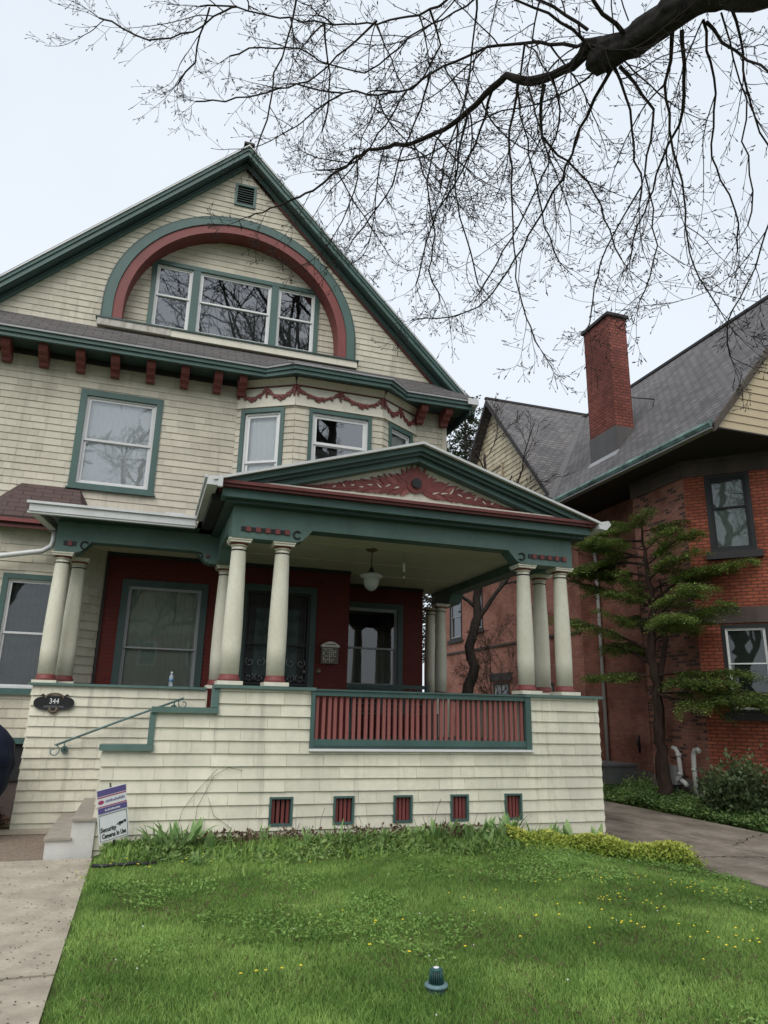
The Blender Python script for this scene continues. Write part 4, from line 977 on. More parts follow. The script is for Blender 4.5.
# front gable with tan boards
mb = MB()
mb.prism([(10.08, 10.26, GZ + .02), (17.9, 10.26, GZ + .02), (RX, 10.26, rz(RX) - .1)], (0, .06, 0), 'tan_siding')
FGn = Fr(0, 10.26, 1, 0)
z = GZ
while z < 11.7:
    d = (z + .05 - GZ) / TX; mb.box8([FGn.p(10.05 + d, .022, z), FGn.p(17.95 - d, .022, z), FGn.p(17.95 - d, 0, z), FGn.p(10.05 + d, 0, z), FGn.p(10.05 + d + .15, .005, z + .178), FGn.p(17.95 - d - .15, .005, z + .178), FGn.p(17.95 - d - .15, 0, z + .178), FGn.p(10.05 + d + .15, 0, z + .178)], 'tan_siding')
    z += .18
sub(mb, 'front_gable', nb_, 'tan boarded front gable')
mb = MB()
for a, b, s in ((10.0, RX, 1),):
    mb.box8([(10.0, 10.16, rz(10) - .17), (RX, 10.16, rz(RX) - .17), (RX, 10.23, rz(RX) - .17), (10.0, 10.23, rz(10) - .17), (10.0, 10.16, rz(10) + .01), (RX, 10.16, rz(RX) + .01), (RX, 10.23, rz(RX) + .01), (10.0, 10.23, rz(10) + .01)], 'bark_grey')
sub(mb, 'rake_board', nb_)
# chimney
mb = MB(); mb.box(10.8, 11.36, 14.24, 15.36, 8.80, 11.98, 'chimney_brick'); ch = sub(mb, 'chimney', nb_, 'tall red brick chimney')
def child_abs(mb, nm, par):
    o = mb.build(nm, None); o.parent = par; return o
mb = MB(); mb.box(10.74, 11.42, 14.18, 15.42, 11.985, 12.07, 'sill_dark'); mb.box(10.79, 11.37, 14.23, 15.37, 12.071, 12.11, 'stone'); mb.tube([(11.0, 14.5, 12.1), (11.0, 14.5, 12.18)], .12, 'stone', 12); child_abs(mb, 'cap', ch)
mb = MB(); mb.box(10.785, 11.375, 14.225, 15.375, 7.95, 8.80, 'flashing'); mb.box8([(10.68, 14.15, rz(10.68) + .005), (10.79, 14.15, rz(10.79) + .005), (10.79, 15.4, rz(10.79) + .005), (10.68, 15.4, rz(10.68) + .005), (10.68, 14.15, rz(10.68) + .02), (10.79, 14.15, rz(10.79) + .05), (10.79, 15.4, rz(10.79) + .05), (10.68, 15.4, rz(10.68) + .02)], 'metal_grey'); child_abs(mb, 'flashing', ch)
mb = MB(); mb.tube([(11.3, 14.4, 9.75), (12.05, 14.2, 9.72)], .016, 'iron', 6); mb.tube([(12.05, 14.2, 9.72), (11.98, 14.2, rz(11.98))], .012, 'iron', 6); child_abs(mb, 'tie_bar', ch)
# service things along the wall
t = thing('vent_pipe', 'taller white plastic vent pipe bent at the top, rising beside the tree trunk', 'pipe', (10.62, 12.72, .05), 'white vent pipes at the brick wall')
q = MB(); q.tube([(0, .35, .25), (0, .1, .36), (0, .0, .48), (0, .02, .7), (0, .04, .86), (0, .10, .95), (0, .19, .97)], .045, 'pvc', 12); q.tube([(0, .02, .44), (0, .02, .5)], .056, 'pvc', 12); q.tube([(0, .02, .80), (0, .03, .86)], .056, 'pvc', 12); q.build('pipe', t)
q = MB(); q.tube([(0, .0, .34), (0, -.1, .30), (.02, -.12, .24)], .05, 'pvc', 12); q.build('elbow', t)
t = thing('vent_pipe', 'shorter hooked white plastic vent pipe right of the taller one', 'pipe', (10.62, 12.28, .05), 'white vent pipes at the brick wall')
q = MB(); q.tube([(0, .05, .1), (0, .05, .6), (0, .04, .84), (0, -.01, .95), (0, -.09, .97), (0, -.14, .93)], .045, 'pvc', 12); q.tube([(0, .05, .55), (0, .05, .61)], .056, 'pvc', 12); q.build('pipe', t)
t = thing('gas_meter', 'grey service box on the wall beside the white vent pipes', 'meter', (10.66, 12.98, .3))
q = MB(); q.box(-.10, .1, -.14, .14, 0, .36, 'meter_grey'); q.build('box', t); q = MB(); q.tube([(0, -.06, 0), (0, -.06, -.3)], .02, 'tub_grey', 8); q.build('pipe', t)
t = tag(MB().lathe([(.03, 0), (.05, .02), (.05, .12), (.03, .14)], (11.40, 15.05, .95), 'iron', 10).tube([(11.42, 15.05, .8), (11.42, 15.05, 1.2)], .03, 'iron', 6).build('wall_fitting'), 'small black fitting on the brick wall left of the conifer trunk', 'fitting')
t = thing('storage_bin', 'grey lidded bin against the brick wall beyond the porch corner', 'bin', (10.55, 15.25, -.05))
q = MB(); q.box8([(-.35, -.62, 0), (.35, -.62, 0), (.35, .55, 0), (-.35, .55, 0), (-.4, -.68, .58), (.4, -.68, .58), (.4, .6, .58), (-.4, .6, .58)], 'tub_grey'); q.build('body', t)
q = MB(); q.box(-.43, .43, -.71, .63, .581, .63, 'tub_grey'); q.build('lid', t)
t = thing('air_conditioner', 'dark grey condenser unit low on the drive side of the brick wall', 'air conditioner', (10.35, 17.0, 0)) if 0 else None

# ------------------------------------------------------------------ ground
def sstep(a, b, x): x = min(1, max(0, (x - a) / (b - a))); return x * x * (3 - 2 * x)
def gz(x, y):
    z = 0.012 * math.sin(x * 1.3 + 1) * math.sin(y * 1.1)
    z -= .10 * sstep(-.15, -.45, -(-x) if 0 else x) if 0 else 0
    z -= .11 * (1 - sstep(-.50, -.18, x))
    z -= .14 * sstep(4.2, 6.7, x)
    z += .17 * sstep(9.6, 10.4, x)
    if y < 1.5: z -= .12 * (1 - sstep(0, 1.5, y))
    return z
mb = MB()
xs = [-400, -120, -40, -12, -5, -2] + [-1 + i * .25 for i in range(50)] + [12, 14, 20, 40, 120, 400]
ys = [-400, -120, -40, -14, -4, -1] + [0 + i * .3 for i in range(60)] + [20, 26, 40, 120, 500]
vs = [(x, y, gz(x, y) - .012) for y in ys for x in xs]; nx = len(xs)
mb.add(vs, [(j * nx + i, j * nx + i + 1, (j + 1) * nx + i + 1, (j + 1) * nx + i) for j in range(len(ys) - 1) for i in range(nx - 1)], 'lawn_soil' if 'lawn_soil' in MATS else 'soil', smooth=True)
struct(mb.build('ground'))
mb = MB(); jt = [1.2, 3.5, 5.53, 7.56, 9.42]
for a, b in zip(jt[:-1], jt[1:]): mb.box(-1.75, -.345, a + .020, b - .020, -.2, -.048 - .01 * (a > 7), 'concrete')
struct(mb.build('path'))
mb = MB(); mb.box(-4, -.88, 9.43, 11.5, -.25, -.075, 'aggregate'); mb.box(-4, -.88, 11.3, 11.50, -.07, -.03, 'concrete'); struct(mb.build('landing'))
mb = MB(); ysd = [-3, 2.0, 4.9, 7.7, 10.6, 13.5, 16.5, 19.5, 24, 30]
for a, b in zip(ysd[:-1], ysd[1:]): mb.box(6.62, 8.10, a + .006, b - .006, -.3, -.125, 'concrete_old'); mb.box(8.112, 9.66, a + .006, b - .006, -.3, -.123, 'concrete_old')
dw = struct(mb.build('driveway'))
rg = random.Random(9)
for (x0, y0, x1, y1) in ((6.7, 8.4, 8.0, 8.1), (8.2, 8.9, 9.6, 9.7), (7.2, 10.9, 8.0, 12.9), (8.3, 7.0, 9.4, 6.3), (6.8, 12.0, 8.05, 11.6), (7.0, 6.4, 8.0, 6.9)):
    cr = MB(); n_ = 26; L_ = []; R_ = []
    for i in range(n_ + 1):
        t_ = i / n_; cx = x0 + (x1 - x0) * t_ + rg.gauss(0, .03); cy = y0 + (y1 - y0) * t_ + rg.gauss(0, .04); w_ = rg.uniform(.004, .016)
        L_.append((cx, cy - w_, -.1195)); R_.append((cx, cy + w_, -.1195))
    cr.add(L_ + R_, [(i, i + 1, n_ + 2 + i, n_ + 1 + i) for i in range(n_)], 'soil'); o = cr.build('crack'); o.parent = dw
mb = MB(); mb.box(-60, 60, -1.6, .6, -.3, -.05, 'concrete'); struct(mb.build('sidewalk'))
mb = MB(); mb.box(-200, 200, -14, -4.4, -.4, -.2, 'asphalt'); struct(mb.build('road'))
mb = MB(); mb.box(-200, 200, -4.4, -4.25, -.4, -.06, 'concrete'); struct(mb.build('kerb'))

# ------------------------------------------------------------------ grass and plants
g = np.random.default_rng(5)
GZv = np.vectorize(gz)
def pn(P, s, seed=0): return np.array([noise.noise(Vector((p[0] * s + seed, p[1] * s, 0))) for p in P])
def in_lawn(x, y):
    r = 6.58 + .05 * np.sin(y * 9)
    l = -.31 + .03 * np.sin(y * 11) + .025 * np.sin(y * 27) + .02 * np.sin(y * 63) + g.normal(0, .018, np.shape(y))
    return (x > l) & (x < r) & (y < 9.2)
n = 330000
x = g.uniform(-.4, 6.65, n); y = 3.0 + 6.2 * g.uniform(0, 1, n) ** 1.25
d_ = in_lawn(x, y) & (x > -.1 + (y - 5) * -.09 - .6) ; x, y = x[d_], y[d_]
P = np.stack([x, y, GZv(x, y) - .015], 1); nn = pn(P, .9); n2 = pn(P, 3.1, 9)
h = .028 + .022 * np.clip(nn + .2, 0, 1) + .018 * g.random(len(x)) + .05 * np.clip(pn(P, .55, 4) - .10, 0, 1) + .03 * np.clip(pn(P, 4.5, 14) - .2, 0, 1)
A = np.stack([g.normal(0, .38, len(x)), g.normal(0, .38, len(x)), np.ones(len(x))], 1)
tint = .42 + .6 * nn + .5 * n2 + g.normal(0, .28, len(x))
tag(scatter_mesh('lawn_grass', P, A, h, 'grass', tint, 'blade', rg=g), 'uneven green lawn before the porch', 'grass', kind='stuff')
n = 14000; x = g.uniform(-.2, 6.5, n); y = g.uniform(3.1, 9.1, n); P = np.stack([x, y, GZv(x, y)], 1); P = P[(pn(P, 1.7, 77) > -.05) & in_lawn(x, y)]
tag(scatter_mesh('dry_grass', P, g.normal(0, .8, (len(P), 3)) * [1, 1, .1] + [0, 0, .5], g.uniform(.03, .07, len(P)), 'dead_leaf', .6 + .4 * g.random(len(P)), 'blade', rg=g), 'straw-coloured dead blades among the lawn', 'grass', kind='stuff')
# clover and weeds in patches
n = 75000; x = g.uniform(-.25, 6.6, n); y = g.uniform(3.2, 9.2, n); P = np.stack([x, y, np.zeros(n)], 1)
k = pn(P, .75, 31) + .6 * pn(P, 2.2, 12) + .10 * (y - 5.5) + .04 * (x - 3); sel = (k > .36 + g.normal(0, .10, n)) & in_lawn(x, y); P = P[sel]; P[:, 2] = GZv(P[:, 0], P[:, 1]) + g.uniform(.01, .055, len(P))
A = g.normal(size=(len(P), 3)) * [1, 1, .35] + [0, 0, .25]
tag(scatter_mesh('clover', P, A, g.uniform(.018, .04, len(P)), 'weed', .4 + g.normal(0, .28, len(P)), rg=g, up=np.array([0, 0, 1.])), 'broad-leaved weeds and clover patches in the lawn', 'weeds', kind='stuff')
def flowers(name, centers, mat, label, r=.011):
    q = MB()
    for (cx, cy, cz) in centers:
        hh = rnd.uniform(.03, .07); z0 = gz(cx, cy) + cz
        q.tube([(cx, cy, z0 - .01), (cx + rnd.uniform(-.01, .01), cy, z0 + hh)], .0018, 'weed', 3)
        rr = r * rnd.uniform(.7, 1.25); P = [(cx + rr * math.cos(6.283 * i / 7), cy + rr * math.sin(6.283 * i / 7), z0 + hh + .004 * (i % 2)) for i in range(7)]
        q.add(P + [(cx, cy, z0 + hh + .008)], [(i, (i + 1) % 7, 7) for i in range(7)], mat)
    return tag(q.build(name, uv=False), label, 'flowers', kind='stuff')
C_ = []
for cx, cy, s_, k_ in ((2.9, 5.3, .9, 22), (4.6, 6.6, .5, 14), (4.1, 5.9, .22, 16), (3.7, 5.2, .15, 7), (4.35, 4.75, .16, 12), (5.2, 6.3, .3, 14), (5.9, 6.3, .3, 9), (.9, 4.9, .1, 4), (.5, 8.45, .4, 12), (1.7, 8.6, .4, 12), (3.3, 6.6, .5, 5), (1.6, 5.6, .4, 2)):
    for _ in range(k_): C_.append((cx + rnd.gauss(0, s_), cy + rnd.gauss(0, s_ * .6), .02))
flowers('dandelions', C_, 'yellow', 'tiny yellow flowers dotted through the lawn')
flowers('daisies', [(rnd.uniform(0, 6), rnd.uniform(4, 9), .01) for _ in range(40)], 'petal_white', 'tiny white flowers dotted through the lawn', .007)
# bed along the porch wall
n = 19000; x = g.uniform(-.25, 5.0, n); y = 9.52 - g.gamma(1.6, .26, n); sel = (y > 8.35 + .15 * np.sin(x * 3)) & ((x > .22) | (y > 9.3) | (g.random(n) < .12)); x, y = x[sel], y[sel]
hb = .04 + .09 * (np.clip(pn(np.stack([x, y, x], 1), 1.5, 3), -.3, 1) + .5) * np.clip((y - 8.2) / .9, .15, 1)
P = np.stack([x, y, GZv(x, y) + g.random(len(x)) * hb], 1)
A = g.normal(size=(len(P), 3)) * [1, 1, .4] + [0, 0, .5]
tag(scatter_mesh('bed_foliage', P, A, g.uniform(.035, .085, len(P)), 'bed_leaf', .35 + g.normal(0, .3, len(P)), rg=g, up=np.array([0, 0, 1.])), 'low mixed foliage in the bed along the porch wall', 'ground cover', kind='stuff')
n = 8000; x = g.uniform(-.2, 5.2, n); y = 9.5 - g.gamma(1.5, .22, n); P = np.stack([x, y, GZv(x, y)], 1)
A = np.stack([g.normal(0, .35, n), g.normal(-.1, .35, n), np.ones(n)], 1)
tag(scatter_mesh('bed_grass', P, A, g.uniform(.07, .18, n) * (.7 + .5 * np.clip(pn(P, 1.3, 8) + .4, 0, 1.2)), 'grass', .45 + g.normal(0, .25, n), 'blade', rg=g), 'long grass in the bed along the porch wall', 'grass', kind='stuff')
# dead leaves and stalks
n = 2500; cx = g.choice([1.35, 1.9, 2.75, 3.2, 3.9, 4.15, .95], n); x = cx + g.normal(0, .17, n); y = 9.40 - np.abs(g.normal(0, .14, n)); P = np.stack([x, y, GZv(x, y) + g.random(n) ** 1.3 * .20], 1)
tag(scatter_mesh('dead_leaves', P, g.normal(size=(n, 3)), g.uniform(.03, .07, n), 'dead_leaf', g.random(n), rg=g), 'withered brown leaves heaped against the porch wall', 'dead leaves', kind='stuff')
def leaf_blade(q, base, az, ln, wd, lean, mat='iris'):
    n = 7; pts = []; px, pz = 0, 0; a = lean * .3
    for i in range(n + 1):
        t = i / n; w = wd * (math.sin(math.pi * min(1, .22 + t * .78)) ** .7) * (1 if i < n else 0)
        pts.append((px, pz, w)); a += lean * .9 / n * (1 + t); px += ln / n * math.sin(a); pz += ln / n * math.cos(a)
    c, s = math.cos(az), math.sin(az); V = []
    for (p_, z_, w) in pts:
        for k in (-1, 0, 1): V.append((base[0] + c * p_ - s * w * k, base[1] + s * p_ + c * w * k, base[2] + z_ - (.25 * w if k == 0 else 0)))
    F = []
    for i in range(n): F += [(i * 3, i * 3 + 1, i * 3 + 4, i * 3 + 3), (i * 3 + 1, i * 3 + 2, i * 3 + 5, i * 3 + 4)]
    q.add(V, F, mat, smooth=True, tint=rnd.random() * .8)
def clump(n, ln, wd, rad, name, seed):
    rg = random.Random(seed); q = MB()
    for i in range(n):
        az = rg.uniform(0, 6.283); r = rad * rg.random(); leaf_blade(q, (r * math.cos(az), r * math.sin(az), 0), az + rg.uniform(-.6, .6), ln * rg.uniform(.55, 1.1), wd * rg.uniform(.7, 1.2), rg.uniform(.15, 1.1))
    return q.build(name, uv=False)
protos = [clump(16, .34, .022, .07, 'iris_plant', 1), clump(13, .26, .034, .06, 'iris_plant', 2), clump(22, .30, .013, .06, 'iris_plant', 3)]
spots = [(-.02, 9.35, 0, .6), (.34, 9.25, 0, 1.0), (.52, 9.12, 0, 1.25), (.72, 9.28, 0, 1.1), (.88, 9.1, 1, 1.0), (1.1, 9.2, 2, .9), (1.55, 9.2, 2, 1.0), (2.05, 9.1, 2, .9), (2.5, 9.22, 2, 1.0), (2.75, 9.0, 2, .8), (3.0, 9.12, 1, .9), (3.45, 9.18, 1, 1.0), (3.72, 9.08, 0, .95), (3.98, 9.22, 1, 1.15), (4.2, 9.02, 0, .9), (4.45, 9.2, 0, 1.1), (4.66, 9.05, 2, 1.0), (4.86, 9.22, 0, 1.15), (5.1, 9.08, 2, .9), (5.45, 9.2, 1, .95), (5.72, 9.15, 1, 1.2), (6.15, 9.12, 1, .95), (.75, 8.35, 2, .55), (4.35, 8.85, 1, .8)]
ords = ['first', 'second', 'third', 'fourth', 'fifth', 'sixth', 'seventh', 'eighth', 'ninth', 'tenth', 'eleventh', 'twelfth', 'thirteenth', 'fourteenth', 'fifteenth', 'sixteenth', 'seventeenth', 'eighteenth', 'nineteenth', 'twentieth', 'twenty-first', 'twenty-second', 'twenty-third', 'twenty-fourth']
done = set(); order = sorted(range(len(spots)), key=lambda i: spots[i][0])
kindname = ['upright sword-leaved green plant', 'broad-leaved green plant', 'fine grassy-leaved tuft']
for i, (x, y, k, s_) in enumerate(spots):
    o = protos[k] if k not in done else protos[k].copy()
    if k in done: COL.objects.link(o)
    done.add(k); o.location = (x, y, gz(x, y) - .02); o.rotation_euler = (0, 0, rnd.uniform(0, 6)); o.scale = (s_ * 1.35, s_ * 1.35, s_ * rnd.uniform(1.05, 1.35))
    tag(o, f'{kindname[k]} before the porch wall, {ords[order.index(i)]} clump from the left', 'plant', 'leafy clumps along the porch wall')
# gold-green ground cover at the porch corner
n = 15000; t_ = g.random(n); x = 4.75 + 1.95 * t_; yc = 9.05 - 1.15 * np.clip(t_ - .35, 0, 1) * 1.3; y = yc + g.normal(0, .23 - .06 * t_, n); x += g.normal(0, .05, n)
hb = .26 * np.exp(-((y - yc) / .36) ** 2) * (.7 + .4 * pn(np.stack([x, y, x], 1), 2.5)); P = np.stack([x, y, GZv(x, y) + np.clip(hb, .02, 1) * g.random(n) ** .5], 1)
A = g.normal(size=(n, 3)) * [1, 1, .45] + [0, 0, .45]
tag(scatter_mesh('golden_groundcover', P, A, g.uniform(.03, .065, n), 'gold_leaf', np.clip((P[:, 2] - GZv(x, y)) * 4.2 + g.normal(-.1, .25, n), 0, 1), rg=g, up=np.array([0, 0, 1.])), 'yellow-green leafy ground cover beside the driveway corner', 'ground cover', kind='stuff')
# ground cover beyond the driveway
def cover(name, n, fx, label, mat, hmax, size):
    x, y = fx(n); P = np.stack([x, y, GZv(x, y) + .0 + g.random(n) ** .6 * hmax * (.6 + .6 * np.clip(pn(np.stack([x, y, x], 1), 1.1), -.5, 1))], 1)
    A = g.normal(size=(n, 3)) * [1, 1, .4] + [0, 0, .35]
    tag(scatter_mesh(name, P, A, g.uniform(*size, n), mat, .4 + g.normal(0, .28, n), rg=g, up=np.array([0, 0, 1.])), label, 'ground cover', kind='stuff')
cover('ivy_groundcover', 42000, lambda n: (9.62 + g.gamma(2., .28, n) * 1.0, g.uniform(7.5, 19, n)), 'leafy green ground cover along the brick house beyond the driveway', 'cover', .26, (.035, .075))
cover('leaf_litter', 3000, lambda n: (10.0 + g.random(n) * .8, g.uniform(11.5, 14.5, n)), 'brown leaf litter under the conifer', 'dead_leaf', .1, (.03, .06))
cover('side_weeds', 2500, lambda n: (g.uniform(-2.6, -1.65, n), g.uniform(11.4, 12.4, n)), 'brown and green weeds in the corner by the navy cover', 'dead_leaf', .45, (.04, .08))
n = 700; x = g.uniform(-1.7, -.36, n) ; y = g.uniform(3.6, 9.4, n); P = np.stack([x, y, np.full(n, -.0455)], 1)
A = g.normal(size=(n, 3)) * [1, 1, .02]; tag(scatter_mesh('seed_litter', P, A, g.uniform(.012, .028, n), 'twig', g.random(n), rg=g, up=np.array([0, 0, 1.])), 'small dark seeds and bud scales scattered on the path', 'litter', kind='stuff')

# ------------------------------------------------------------------ shrubs and trees
def shrub(name, c, r, n, mat, size, label, seed, stems=14, cat='shrub', zsq=1.):
    rg = np.random.default_rng(seed); t = thing(name, label, cat, c)
    nb = 26; bc = rg.normal(size=(nb, 3)); bc /= np.linalg.norm(bc, axis=1, keepdims=True); bc *= rg.uniform(.35, .85, (nb, 1)); bc[:, 2] = np.abs(bc[:, 2]) * .9 + .12
    k = rg.integers(0, nb, n); P = bc[k] + rg.normal(size=(n, 3)) * .14; P = P * r; A = P * .6 / max(r) + rg.normal(size=(n, 3)) * .7 + [0, 0, .2]
    P[:, 2] = np.abs(P[:, 2])
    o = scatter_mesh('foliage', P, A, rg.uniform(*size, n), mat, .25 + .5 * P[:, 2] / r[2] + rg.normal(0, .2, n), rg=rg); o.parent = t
    q = MB(); rr = random.Random(seed)
    for i in range(stems):
        e = bc[rr.randrange(nb)] * r; q.tube([(rr.uniform(-.1, .1), rr.uniform(-.1, .1), 0), tuple(e * .5 + [0, 0, .05]), tuple(e)], [.014, .009, .004], 'twig', 5)
    q.build('stem', t, uv=False)
    return t
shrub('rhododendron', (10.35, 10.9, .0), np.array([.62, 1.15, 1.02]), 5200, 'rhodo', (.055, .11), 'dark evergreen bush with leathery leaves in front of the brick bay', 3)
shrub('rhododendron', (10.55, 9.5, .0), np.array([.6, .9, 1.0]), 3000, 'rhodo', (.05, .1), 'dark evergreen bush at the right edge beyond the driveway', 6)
shrub('low_shrub', (10.45, 13.9, -.05), np.array([.35, .6, .45]), 1300, 'cover', (.04, .08), 'low green shrub at the foot of the wall between bin and conifer', 8)

def branchlets(q, p, d, L, r, lev, rg, droop, mat, wig=.22, nseg=None, kids=(5, 4, 3), ang=(25, 65), n=None, minr=.0016, bud=False, start=.15):
    """one wandering branch and, level by level, what grows on it"""
    nseg = nseg or max(3, int(L / .16)); pts = [Vector(p)]; d = Vector(d).normalized(); dirs = [d.copy()]
    for i in range(nseg):
        d = d + Vector((rg.gauss(0, wig), rg.gauss(0, wig), rg.gauss(0, wig))) * .5 + Vector((0, 0, droop / nseg)); d.normalize()
        pts.append(pts[-1] + d * (L / nseg)); dirs.append(d.copy())
    R_ = [max(minr, r * (1 - .75 * i / nseg)) for i in range(nseg + 1)]
    q.tube(pts, R_, mat, n or (6 if r > .02 else 4 if r > .006 else 3), cap=False)
    if bud:
        q.tube([pts[-1], pts[-1] + d * .018], [.0035, .001], mat, 3, cap=False)
    spawn(q, pts, dirs, R_, L, lev, rg, droop, mat, wig, kids, ang, minr, bud, start)
def spawn(q, pts, dirs, R_, L, lev, rg, droop, mat, wig, kids, ang, minr, bud, start=.15):
    if lev <= 0: return
    nk = kids[len(kids) - lev] if lev <= len(kids) else kids[0]
    for k in range(nk):
        t = start + (1 - start) * (k + rg.random()) / nk; i = min(int(t * (len(pts) - 1)), len(pts) - 2); f = t * (len(pts) - 1) - i
        p = pts[i].lerp(pts[i + 1], f); dd = dirs[i]
        ax = dd.orthogonal().normalized(); ax.rotate(Matrix.Rotation(rg.uniform(0, 6.283), 3, dd)); nd = dd.copy(); nd.rotate(Matrix.Rotation(R(rg.uniform(*ang)), 3, ax))
        l2 = L * rg.uniform(.28, .55) * (1.1 - .5 * t)
        branchlets(q, p, nd, l2, max(minr, R_[i] * .6), lev - 1, rg, droop * .9, mat, wig * 1.1, kids=kids, ang=ang, minr=minr, bud=bud)
